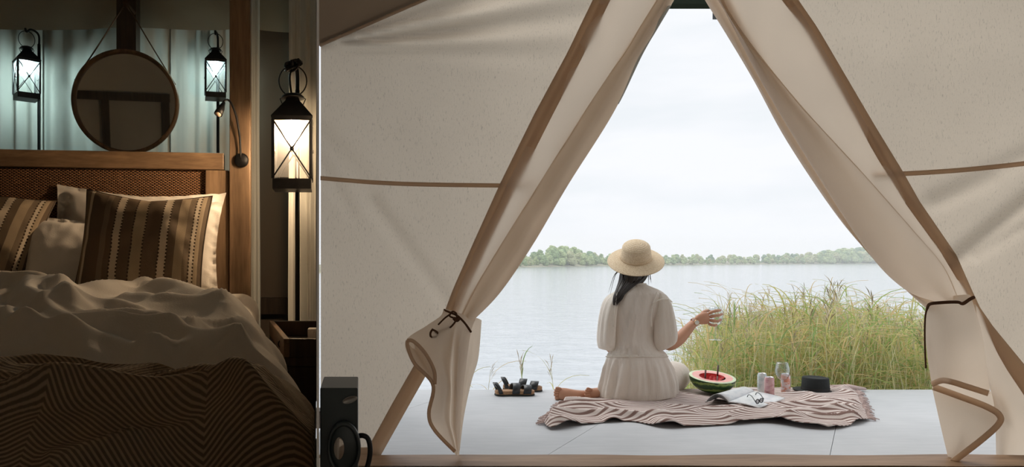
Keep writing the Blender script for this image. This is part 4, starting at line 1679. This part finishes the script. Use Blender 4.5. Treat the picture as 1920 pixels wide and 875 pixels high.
def stand(x, y, ztop, label, s=1.0, hook=(1, 0), foot=.09):
    """hook: which way (x, y) the pole stands from the point that carries the lantern"""
    hx, hy = hook[0] * .045 * s, hook[1] * .045 * s
    px_, py_ = x + hx * 2, y + hy * 2
    e = thing('lantern_stand', Vector((px_, py_, -.05)), label, 'lantern stand', 'iron lantern stands')
    bpy.context.view_layer.update()
    MB().lathe([(.0, -.034), (foot * .55, -.034), (foot * .95, -.042), (foot, -.05), (.0, -.05)], 32, Matrix.Translation((px_, py_, 0))).build('base', BLACK, e, smooth=True)
    MB().tube([(px_, py_, -.04), (px_, py_, ztop - .08 * s)], .0085, 10).build('pole', BLACK, e, smooth=True)
    MB().tube(spline([(px_, py_, ztop - .10 * s), (px_, py_, ztop - .03 * s), (x + hx * 1.5, y + hy * 1.5, ztop - .002), (x + hx * .6, y + hy * .6, ztop + .004), (x, y, ztop - .012), (x - hx * .25, y - hy * .25, ztop + .006)], 24), .006 * (1.2 if s > .9 else 1), 8).build('hook', BLACK, e, smooth=True)
    return e


WARM, COOL = (1.0, .70, .42), (.72, 1.0, .98)
LZ = 2.50
lb = P(549, 357, LZ)
lantern(lb, 1.0, 3, 'glowing warm iron lantern hung beside the bed post above the bedside table', WARM, 1500)
rt = lb.z + .395 + .055
stand(lb.x, lb.y, rt + .012, 'black iron hooked stand carrying the warm lantern beside the bedside table', 1.0, (.10, .9), .075)
m = MB()
hk = Vector((lb.x, lb.y + .01, rt))
rnd = random.Random(4)
for k in range(5):
    a0_ = rnd.uniform(0, 6)
    m.tube([hk + Vector((.022 * cos(a + a0_) * (1 + .2 * k % .5), .018 * sin(2 * a), .004 + .018 * sin(a + a0_ * 2))) for a in [2 * pi * i / 14 for i in range(15)]], .0042, 6)
m.tube(spline([hk, hk + Vector((-.012, -.004, -.04)), hk + Vector((-.004, .002, -.115))], 10), .004, 6)
tag(m.build('power_cord', BLACK, smooth=True), 'black cord wound in loops round the hook over the warm lantern', 'cord')
l2 = P(50, 187, 3.72)
lantern(l2, .82, 38, 'cool white iron lantern turned cornerwise in front of the pale curtains', COOL, 620)
stand(l2.x, l2.y, l2.z + .82 * .45 + .008, 'black hooked stand of the cornerwise cool lantern behind the headboard', .82, (.62, .6))
l3 = P(404, 186, 3.74)
lantern(l3, .79, 14, 'cool white iron lantern between the round mirror and the bed post', COOL, 460)
stand(l3.x, l3.y, l3.z + .79 * .45 + .008, 'black straight stand of the cool lantern next to the bed post', .79, (0, .9))

# ------------------------------------------------------------------ the bed
BO = Vector(((451 - CX) / FPX * 2.75, 2.75, 0))
BM = Matrix.Translation(BO) @ rot(0, 0, BZ)
bed = thing('bed', BO + Vector((0, 0, -.05)), 'wooden four-poster bed with woven rattan headboard', 'bed')
bpy.context.view_layer.update()
HZ = EYE + (CY - 289) / FPX * 2.75
rail = .066
BL = -1.78


def bedbox(name, c, s, mat, bevel=.004):
    return MB().box(c, s, BM).build(name, mat, bed, bevel=bevel)


for x in (0, BL):
    bedbox('post', (x, 0, 1.13), (.082, .082, 2.36), WOODV)
    bedbox('post', (x, -2.12, .22), (.082, .082, .54), WOODV)
bedbox('top_rail', (BL / 2 - .02, 0, HZ - rail / 2), (abs(BL) - .086, .05, rail), WOODH)
bedbox('bottom_rail', (BL / 2, 0, .45), (abs(BL) - .086, .045, .12), WOODH)
bedbox('stile', (-.089, .0, (HZ - rail + .51) / 2), (.092, .045, HZ - rail - .512), WOODV)
bedbox('stile', (BL + .089, .0, (HZ - rail + .51) / 2), (.092, .045, HZ - rail - .512), WOODV)
for x in (.0, BL):
    bedbox('side_rail', (x, -1.06, .30), (.04, 2.03, .16), wood('oak_side', (.105, .064, .037), (.25, .16, .092), 'y'))
t = NT('rattan_weave')
rv = t.coord('Object')
sx_ = t.n('ShaderNodeSeparateXYZ')
t.l(rv, sx_.inputs[0])
row = t.math('FLOOR', t.math('MULTIPLY', sx_.outputs['Z'], 190))
alt = t.math('MULTIPLY', t.math('MODULO', row, 2), .5)
cx_ = t.math('FRACT', t.math('ADD', t.math('MULTIPLY', sx_.outputs['X'], 62), alt))
hz_ = t.math('SINE', t.math('MULTIPLY', t.math('FRACT', t.math('MULTIPLY', sx_.outputs['Z'], 190)), pi))
hx_ = t.math('SINE', t.math('MULTIPLY', cx_, pi))
hh = t.math('MULTIPLY', hz_, hx_)
RATT = t.end(t.principled(t.ramp(hh, [(0, (.018, .009, .005)), (.25, (.10, .045, .02)), (.8, (.34, .165, .075))]), .5, 0, t.bump(hh, .8, .006), .3))
bedbox('rattan_panel', (BL / 2, .004, (HZ - rail + .50) / 2), (abs(BL) - .25, .016, HZ - rail - .50), RATT, 0)
mat_top = .655
m = MB()
NX, NY = 14, 20
prof = []


def rbox(mb, x0, x1, y0, y1, z0, z1, r_, mt, n=8):
    """box with generously rounded upright and top edges"""
    rings = []
    for ph in [0] + [pi / 2 * i / n for i in range(n + 1)]:
        pass
    lev = [(z0, 0)] + [(z1 - r_ + r_ * sin(pi / 2 * i / n), r_ * (1 - cos(pi / 2 * i / n))) for i in range(n + 1)]
    for z, ins in lev:
        ringp = []
        for cx_, cy_, a0 in ((x1 - r_, y1 - r_, 0), (x0 + r_, y1 - r_, 90), (x0 + r_, y0 + r_, 180), (x1 - r_, y0 + r_, 270)):
            for i in range(7):
                a = radians(a0 + 15 * i)
                ringp.append(mt @ Vector((cx_ + (r_ - ins) * cos(a), cy_ + (r_ - ins) * sin(a), z)))
        rings.append(ringp)
    mb.loft(rings, cap0=True, cap1=True)
    return mb


rbox(m, BL - .03, .075, -2.05, -.05, .30, mat_top + .015, .07, BM)
m.v = [(x, y, z - .075 * max(0, min(1, (2.70 - y) / 2.0)) * (1 if z > .45 else 0)) for x, y, z in m.v]
mt_o = m.build('mattress', SHEET, bed, smooth=True)
ZB = [(.5, .60), (.75, .618), (1.2, .650), (1.7, .685), (2.1, .705), (2.5, .69)]


def zb(d):
    return smooth_tab(ZB, max(.5, min(2.5, d)))[0]


def onbed(px, py):
    """where the pixel's ray meets the bedding"""
    lo, hi = .45, 2.6
    f = lambda d: EYE - (py - CY) / FPX * d - zb(d)
    for _ in range(40):
        md = (lo + hi) / 2
        if f(md) > 0:
            lo = md
        else:
            hi = md
    p = P(px, py, lo)
    return (p.x, p.y)


def ridges(lst):
    return [([onbed(*q) for q in pts], s, h) for pts, s, h in lst]


DR = ridges([
    ([(0, 545), (75, 552), (110, 575), (128, 605)], .045, .050),
    ([(45, 560), (48, 585), (80, 615), (140, 640), (240, 655), (350, 668), (440, 690)], .030, .042),
    ([(130, 570), (200, 556), (265, 545), (330, 560), (400, 575), (450, 600)], .045, .030),
    ([(240, 566), (300, 580), (360, 586), (410, 590)], .030, .022),
    ([(150, 590), (200, 592), (262, 598)], .030, .020),
    ([(190, 618), (285, 615), (325, 635), (365, 645)], .030, .028),
    ([(380, 632), (450, 630), (500, 645)], .026, .020),
    ([(20, 655), (120, 662), (200, 672), (290, 690)], .030, .028),
    ([(0, 600), (30, 640), (50, 660)], .025, .030),
    ([(450, 610), (500, 660), (530, 700)], .026, .020),
    ([(280, 690), (340, 684), (420, 700)], .026, .020),
    ([(120, 600), (170, 630), (260, 640), (330, 660)], .022, .018),
    ([(60, 630), (110, 650), (170, 690)], .020, .020),
    ([(350, 650), (420, 668), (480, 700)], .020, .018)])
TR = ridges([
    ([(-20, 730), (120, 722), (300, 716), (400, 722), (470, 745), (540, 800), (570, 840)], .020, .012),
    ([(-20, 800), (60, 785), (170, 772), (270, 785), (380, 795), (430, 785), (540, 815)], .020, .026),
    ([(100, 842), (240, 832), (330, 835), (480, 860)], .016, .020),
    ([(300, 750), (380, 742), (440, 760)], .014, .014)])


def bump_at(x, y, rs):
    h = 0
    for pts, s, a in rs:
        m4 = 4 * s
        if not (min(p[0] for p in pts) - m4 < x < max(p[0] for p in pts) + m4 and min(p[1] for p in pts) - m4 < y < max(p[1] for p in pts) + m4):
            continue
        best = 9
        for p, q in zip(pts, pts[1:]):
            dd, k = seg_dist(x, y, p, q)
            best = min(best, dd)
        if best < 4 * s:
            h = max(h, 0) + a * exp(-(best / s) ** 2)
    return h


YF = [(-1.7, -.36), (-.77, -.38), (-.45, -.43), (-.28, -.53), (-.12, -.74), (0, -.98), (.08, -1.18), (.16, -1.30), (.3, -1.38)]
XE = .035


def bedding(u, v, y_near, far_tab, rs, lift, seed, sidelen, frill=0.0):
    sarc = -1.5 + u * (1.5 + XE + .14 + sidelen)
    r_ = .09
    far = smooth_tab(far_tab, min(.25, sarc))[0] + frill * nz(sarc * 9, 1.7, seed)
    Y = far + (y_near - far) * v
    flare = .045 + .085 * max(0, min(1, (-Y - 1.2) / .75))
    xe = XE + flare - .05
    side = 0.0
    if sarc < xe:
        X, drop = sarc, 0.0
    else:
        th = min(pi / 2, (sarc - xe) / r_)
        X, drop = xe + r_ * sin(th), r_ * (1 - cos(th))
        side = sin(th)
        if sarc - xe > r_ * pi / 2:
            drop += sarc - xe - r_ * pi / 2
    fdrop = 0
    if Y < -1.99:                                   # over the foot of the bed
        q = -1.99 - Y
        th = min(pi / 2, q / .08)
        fdrop = .08 * (1 - cos(th)) + max(0, q - .08 * pi / 2)
        Y = -1.99 - .08 * sin(th)
    w = BM @ Vector((X, Y, 0))
    h = bump_at(w.x, w.y, rs) * (1 - .75 * side)
    n1 = .012 * max(0, 1 - abs(nz(w.x * 4 + w.y * 2.2, w.y * 4 - w.x, seed + 30)) * 4) + .010 * nz(w.x * 5 + seed, w.y * 4, seed) + .005 * nz(w.x * 13, w.y * 9, seed + 2)
    if lift > .01:
        n1 += .022 * max(0, 1 - abs(nz(w.x * 3.2 + w.y * 4, w.y * 8 - w.x * 1.5, 21)) * 3.2) ** 1.5 * min(1, v * 6) * (1 - side)
    fold = .014 * side * (nz(Y * 8, drop * 2, seed + 5) + .5 * nz(Y * 19, drop * 3, seed + 6))
    z = zb(w.y) + lift + (h + n1) * (1 - .6 * side) - drop - fdrop
    w2 = BM @ Vector((X + fold + .35 * lift * side + .05 * drop, Y - (.01 * nz(X * 9, fdrop * 5, seed) if fdrop else 0), 0))
    lim = XP * w2.y - .004
    return Vector((min(w2.x, lim), w2.y, z))


def build_bedding(name, mat, y_near, far_tab, rs, lift, seed, sidelen, nu, nv, label, cat, solid, frill=0.0):
    mm = MB()
    mm.grid(lambda u, v: bedding(u, v, y_near, far_tab, rs, lift, seed, sidelen, frill), nu, nv, lambda u, v: (u * 2.1, v * (y_near - far_tab[0][1]) * -1))
    o = mm.build(name, mat, None, smooth=True)
    return tag(o, label, cat)


build_bedding('duvet', DUVET, -2.05, YF, DR, .006, 3, .34, 200, 280, 'rumpled white duvet thrown back over the wooden bed', 'duvet', .004)
t = NT('woven_diamond_throw')
uvv = t.coord('UV')
se = t.n('ShaderNodeSeparateXYZ')
t.l(uvv, se.inputs[0])
px_ = t.math('PINGPONG', t.math('ADD', se.outputs['X'], .06), .20)
py_ = t.math('PINGPONG', t.math('ADD', se.outputs['Y'], .03), .16)
dist = t.math('ADD', t.math('MULTIPLY', px_, 1.0), t.math('MULTIPLY', py_, 1.25))
stp = t.math('FRACT', t.math('MULTIPLY', dist, 105))
fine = t.noise(uvv, 240, 2)
cc = t.ramp(stp, [(0, (.12, .092, .06)), (.38, (.12, .092, .06)), (.58, (.36, .28, .20)), (.86, (.36, .28, .20)), (1, (.12, .092, .06))])
DIAM = t.end(t.principled(t.mix(t.math('MULTIPLY', fine, .3), cc, (.2, .15, .1)), .9, 0, t.bump(fine, .4, .004), .1))
TF = [(-1.7, -1.82), (-.6, -1.83), (-.3, -1.81), (-.1, -1.83), (.05, -1.86), (.3, -1.91)]
th_o = build_bedding('bed_throw', DIAM, -2.42, TF, TR, .020, 8, .22, 200, 110, 'brown and cream diamond patterned throw folded over the foot of the bed', 'blanket', .006, .03)

# ------------------------------------------------------------------ pillows
t = NT('striped_cushion')
cv = t.coord('UV')
cs = t.n('ShaderNodeSeparateXYZ')
t.l(cv, cs.inputs[0])
DKB, MIDB, CRM, TAN = (.105, .075, .050), (.18, .135, .092), (.52, .44, .34), (.32, .25, .17)
stops = [(0, MIDB), (.05, CRM), (.075, DKB), (.20, MIDB), (.25, DKB), (.30, CRM), (.36, DKB), (.45, TAN), (.54, DKB), (.66, CRM), (.72, DKB), (.78, TAN), (.85, MIDB), (.90, CRM), (.935, TAN), (.97, DKB)]
sc_ = t.ramp(cs.outputs['X'], stops, 'CONSTANT')
dash = t.math('GREATER_THAN', t.math('FRACT', t.math('MULTIPLY', cs.outputs['Y'], 34)), .45)
msk = None
for xx in (.30, .36, .45, .54, .66, .72, .90, .935):
    a = t.math('LESS_THAN', t.math('ABSOLUTE', t.math('SUBTRACT', cs.outputs['X'], xx)), .0065)
    msk = a if msk is None else t.math('MAXIMUM', msk, a)
sc_ = t.mix(t.math('MULTIPLY', msk, dash), sc_, (.025, .014, .008))
fz = t.noise(cv, 220, 2)
STRIPE = t.end(t.principled(t.mix(t.math('MULTIPLY', fz, .3), sc_, (.10, .07, .045)), .8, 0, t.bump(fz, .3, .003), .2))


def pillow(name, c, w, h, th, lean, yaw, roll, mat, label, group, flange=0.0, seed=0, cat='pillow'):
    MT_ = Matrix.Translation(c) @ rot(0, 0, yaw) @ rot(lean, 0, 0) @ rot(0, roll, 0)
    mm = MB()
    N = 44
    for sgn in (-1, 1):
        def fn(u, v):
            a, b = u * 2 - 1, v * 2 - 1
            pin = 1 - .07 * (1 - a * a) * abs(b) ** 3
            pin2 = 1 - .07 * (1 - b * b) * abs(a) ** 3
            ea, eb = min(1, abs(a) / (1 - flange)), min(1, abs(b) / (1 - flange))
            bulge = max(0, (1 - ea ** 2.6) * (1 - eb ** 2.6)) ** .55
            wr = .010 * nz(a * 3.5 + seed, b * 3.5, sgn + seed) + .007 * nz(a * 9, b * 6 + seed, 2) * (abs(a) ** 2 + abs(b) ** 2)
            rf = (.014 * sin((a * 11 + b * 9) * 2 + seed) * nz(a * 5, b * 5, seed) * (1 if max(abs(a), abs(b)) > 1 - flange * 1.6 else 0)) if flange else 0
            y = sgn * (th / 2 * bulge + wr * bulge + .0015) + rf
            return MT_ @ Vector((a * w / 2 * pin2, y, b * h / 2 * pin - .02 * (1 - abs(a)) * max(0, b)))
        if sgn < 0:
            mm.grid(fn, N, N)
        else:
            mm.grid(lambda u, v: fn(1 - u, v), N, N, lambda u, v: (1 - u, v))
    o = mm.build(name, mat, None, smooth=True)
    tag(o, label, cat, group)
    if not flange:
        pp = MB()
        pts = []
        for i in range(81):
            f = i / 20
            k, q = int(f) % 4, f - int(f)
            a, b = ((-1 + 2 * q, -1), (1, -1 + 2 * q), (1 - 2 * q, 1), (-1, 1 - 2 * q))[k]
            pts.append(MT_ @ Vector((a * w / 2 * (1 - .07 * (1 - b * b) * abs(a) ** 3), 0, b * h / 2 * (1 - .07 * (1 - a * a) * abs(b) ** 3) - .02 * (1 - abs(a)) * max(0, b))))
        pp.tube(pts, .0035, 6, caps=False)
        pp.build('piping', plain('piping_brown', (.06, .04, .025), .7), o, smooth=True)
    return o


pillow('pillow', P(256, 452, 2.62), .64, .43, .16, -17, BZ - 1, 2.5, SHEET, 'large white flanged pillow standing against the rattan headboard', 'white pillows', .09, 1)
pillow('pillow', P(285, 462, 2.50), .49, .37, .13, -19, BZ, 1, SHEET, 'white flanged pillow just behind the upright striped cushion', 'white pillows', .09, 5)
pillow('pillow', P(150, 486, 2.45), .42, .36, .14, -22, BZ + 2, -1, SHEET, 'small white ruffled pillow between the two striped cushions', 'white pillows', .11, 9)
pillow('striped_cushion', P(268, 468, 2.33), .425, .41, .15, -16, BZ - 3, 3, STRIPE, 'brown striped cushion leaning upright on the white pillows', 'striped cushions', 0, 3, 'cushion')
pillow('striped_cushion', P(-48, 452, 2.40), .42, .42, .15, -20, BZ + 6, 13, STRIPE, 'brown striped cushion tilted sideways against the headboard', 'striped cushions', 0, 6, 'cushion')

# ------------------------------------------------------------------ reading lamp on the bed post
rb = P(452, 300, 2.70)
rl = thing('reading_lamp', rb, 'black gooseneck reading lamp fixed to the bed post', 'lamp')
bpy.context.view_layer.update()
MB().lathe([(.0, .020), (.020, .020), (.027, .016), (.028, .0), (.0, .0)], 28, Matrix.Translation(rb + Vector((0, .012, 0))) @ rot(90, 0, BZ)).build('mount', BLACK, rl, smooth=True)
nk_ = [P(x, y, d) for x, y, d in spline([(451, 298, 2.695), (450, 262, 2.69), (444, 222, 2.675), (435, 196, 2.66), (427, 187, 2.655), (420, 190, 2.65), (415, 198, 2.645)], 26)]
MB().tube(nk_, .0042, 8).build('neck', BLACK, rl, smooth=True)
ha, hb_ = P(420, 192, 2.65), P(409, 214, 2.62)
MB().tube([ha, ha.lerp(hb_, .3), ha.lerp(hb_, .5), hb_], [.006, .010, .014, .0165], 14).build('head', BLACK, rl, smooth=True)
MB().tube([hb_, hb_ + (hb_ - ha).normalized() * .003], [.012, .011], 14).build('lens', plain('lamp_lens', (.5, .38, .3), .2), rl, smooth=True)

# ------------------------------------------------------------------ bedside table
NB, NF = 2.40, 1.86
nz_t = EYE - (601 - CY) / FPX * NB
q0, q1 = P(505, CY, NB).x, P(532, CY, NF).x
ns = thing('bedside_table', Vector(((q0 + XP * NB) / 2, (NB + NF) / 2, -.05)), 'dark wooden bedside table with a raised tray rim beside the bed', 'table')
bpy.context.view_layer.update()
TRIM = wood('tray_edge', (.10, .06, .03), (.22, .13, .07), 'y')


def quad_prism(name, pts, z0, z1, mat):
    return MB().prism(pts, z0, z1).build(name, mat, ns, bevel=.002)


e0, e1 = XP * NB - .004, XP * NF - .004
quad_prism('table_top', [(q0, NB), (q1, NF), (e1, NF), (e0, NB)], nz_t - .075, nz_t - .05, WOODD)
quad_prism('tray_rim', [(q0, NB), (q1, NF), (q1 + .016, NF), (q0 + .016, NB)], nz_t - .05, nz_t, TRIM)
quad_prism('tray_rim', [(q1 + .0165, NF), (e1, NF), (e1, NF + .016), (q1 + .0125, NF + .016)], nz_t - .05, nz_t, WOODD)
quad_prism('tray_rim', [(q0 + .017, NB - .016), (e0, NB - .016), (e0, NB), (q0 + .017, NB)], nz_t - .05, nz_t, WOODD)
quad_prism('drawer_front', [(q1 + .004, NF + .004), (e1, NF + .004), (e1, NF + .02), (q1 + .004, NF + .02)], nz_t - .17, nz_t - .076, WOODD)
quad_prism('shelf', [(q0 + .02, NB - .02), (q1 + .02, NF + .02), (e1, NF + .02), (e0, NB - .02)], .16, .18, WOODD)
for lx, ly in ((q0 + .02, NB - .03), (q1 + .02, NF + .03), (e0 - .02, NB - .03), (e1 - .02, NF + .03)):
    MB().bar((lx, ly, -.05), (lx, ly, nz_t - .076), .03, .03).build('leg', WOODD, ns)
zt_ = nz_t - .0495
pp = P(565, 632, 1.98)
m = MB().box((-.185, 2.04, zt_ + .002), (.10, .13, .003), None)
tag(m.build('paper_sheet', SHEET), 'white paper lying in the bedside table tray', 'paper')
m = MB().box((-.163, 2.24, zt_ + .02), (.026, .05, .04), None)
tag(m.build('notepad', SHEET, bevel=.002), 'small pale notepad standing in the tray of the bedside table', 'notepad')
rg = thing('eyeglasses', Vector((-.19, 1.99, zt_ + .004)), 'folded dark eyeglasses on the paper in the bedside tray', 'eyeglasses')
bpy.context.view_layer.update()
g0 = Vector((-.195, 1.985, zt_ + .020))
for dx in (-.026, .026):
    MB().tube([g0 + Vector((dx + .021 * cos(a), 0, .015 * sin(a))) for a in [2 * pi * i / 16 for i in range(17)]], .0022, 6, caps=False).build('rim', DK, rg, smooth=True)
    MB().tube(spline([g0 + Vector((dx * 1.8, 0, .006)), g0 + Vector((dx * 1.7, .05, .004)), g0 + Vector((dx * 1.4, .085, -.010))], 8), .002, 6).build('temple', DK, rg, smooth=True)
MB().tube([g0 + Vector((-.006, 0, .004)), g0 + Vector((0, -.002, .008)), g0 + Vector((.006, 0, .004))], .002, 6).build('bridge', DK, rg, smooth=True)
m = MB().box((-.18, 2.0, .19), (.11, .2, .016), None)
tag(m.build('book', SHEET, bevel=.003), 'pale book lying on the lower shelf of the bedside table', 'book')

# ------------------------------------------------------------------ far end of the bedroom (seen in the mirror)
m = MB()
for x in (-2.55, -1.35, -.65):
    m.box((x, -1.555, .80), (.09, .08, 1.7))
m.box((-1.6, -1.545, 1.70), (2.0, .11, .10))
struct('trim_3', m, WOODD)
for cx0, wd_, hg, lab in ((-2.15, .62, 1.43, 'tall wooden cabinet at the foot end of the bedroom, mirrored in the glass'), (-3.1, .7, 1.14, 'low wooden cabinet carrying the added lamp at the foot end')):
    cb = thing('cabinet', Vector((cx0, -1.30, -.05)), lab, 'cabinet')
    bpy.context.view_layer.update()
    MB().box((cx0, -1.30, hg / 2 - .05), (wd_, .30, hg)).build('body', WOODV, cb, bevel=.004)
    for x in (cx0 - wd_ / 4, cx0 + wd_ / 4):
        dd_ = MB().box((x, -1.14, hg / 2 - .05), (wd_ / 2 - .015, .018, hg - .08)).build('door', WOODV, cb, bevel=.003)
        MB().tube([(x + .1, -1.12, .5), (x + .1, -1.12, .62)], .006, 8).build('handle', BLACK, dd_)
lmp = thing('mirror_fill_lamp', Vector((-3.1, -1.28, 1.09)), 'small warm lamp out of view, added to light the mirrored foot end', 'lamp')  # unseen lamp, added to brighten what the round mirror reflects
bpy.context.view_layer.update()
LT = Matrix.Translation((-3.1, -1.28, 1.09))
MB().lathe([(.0, 0), (.06, 0), (.06, .012), (.014, .02), (.012, .16), (.0, .16)], 24, LT).build('base', BLACK, lmp, smooth=True)
MB().lathe([(.11, .14), (.075, .30)], 32, LT).build('shade', cloth('lamp_shade', (.7, .55, .35), .4, .1), lmp, smooth=True)
MB().lathe([(.0, .17), (.02, .18), (.026, .21), (.015, .24), (.0, .245)], 16, LT).build('bulb', emit('shade_bulb', (1, .8, .55), 2800), lmp, smooth=True)
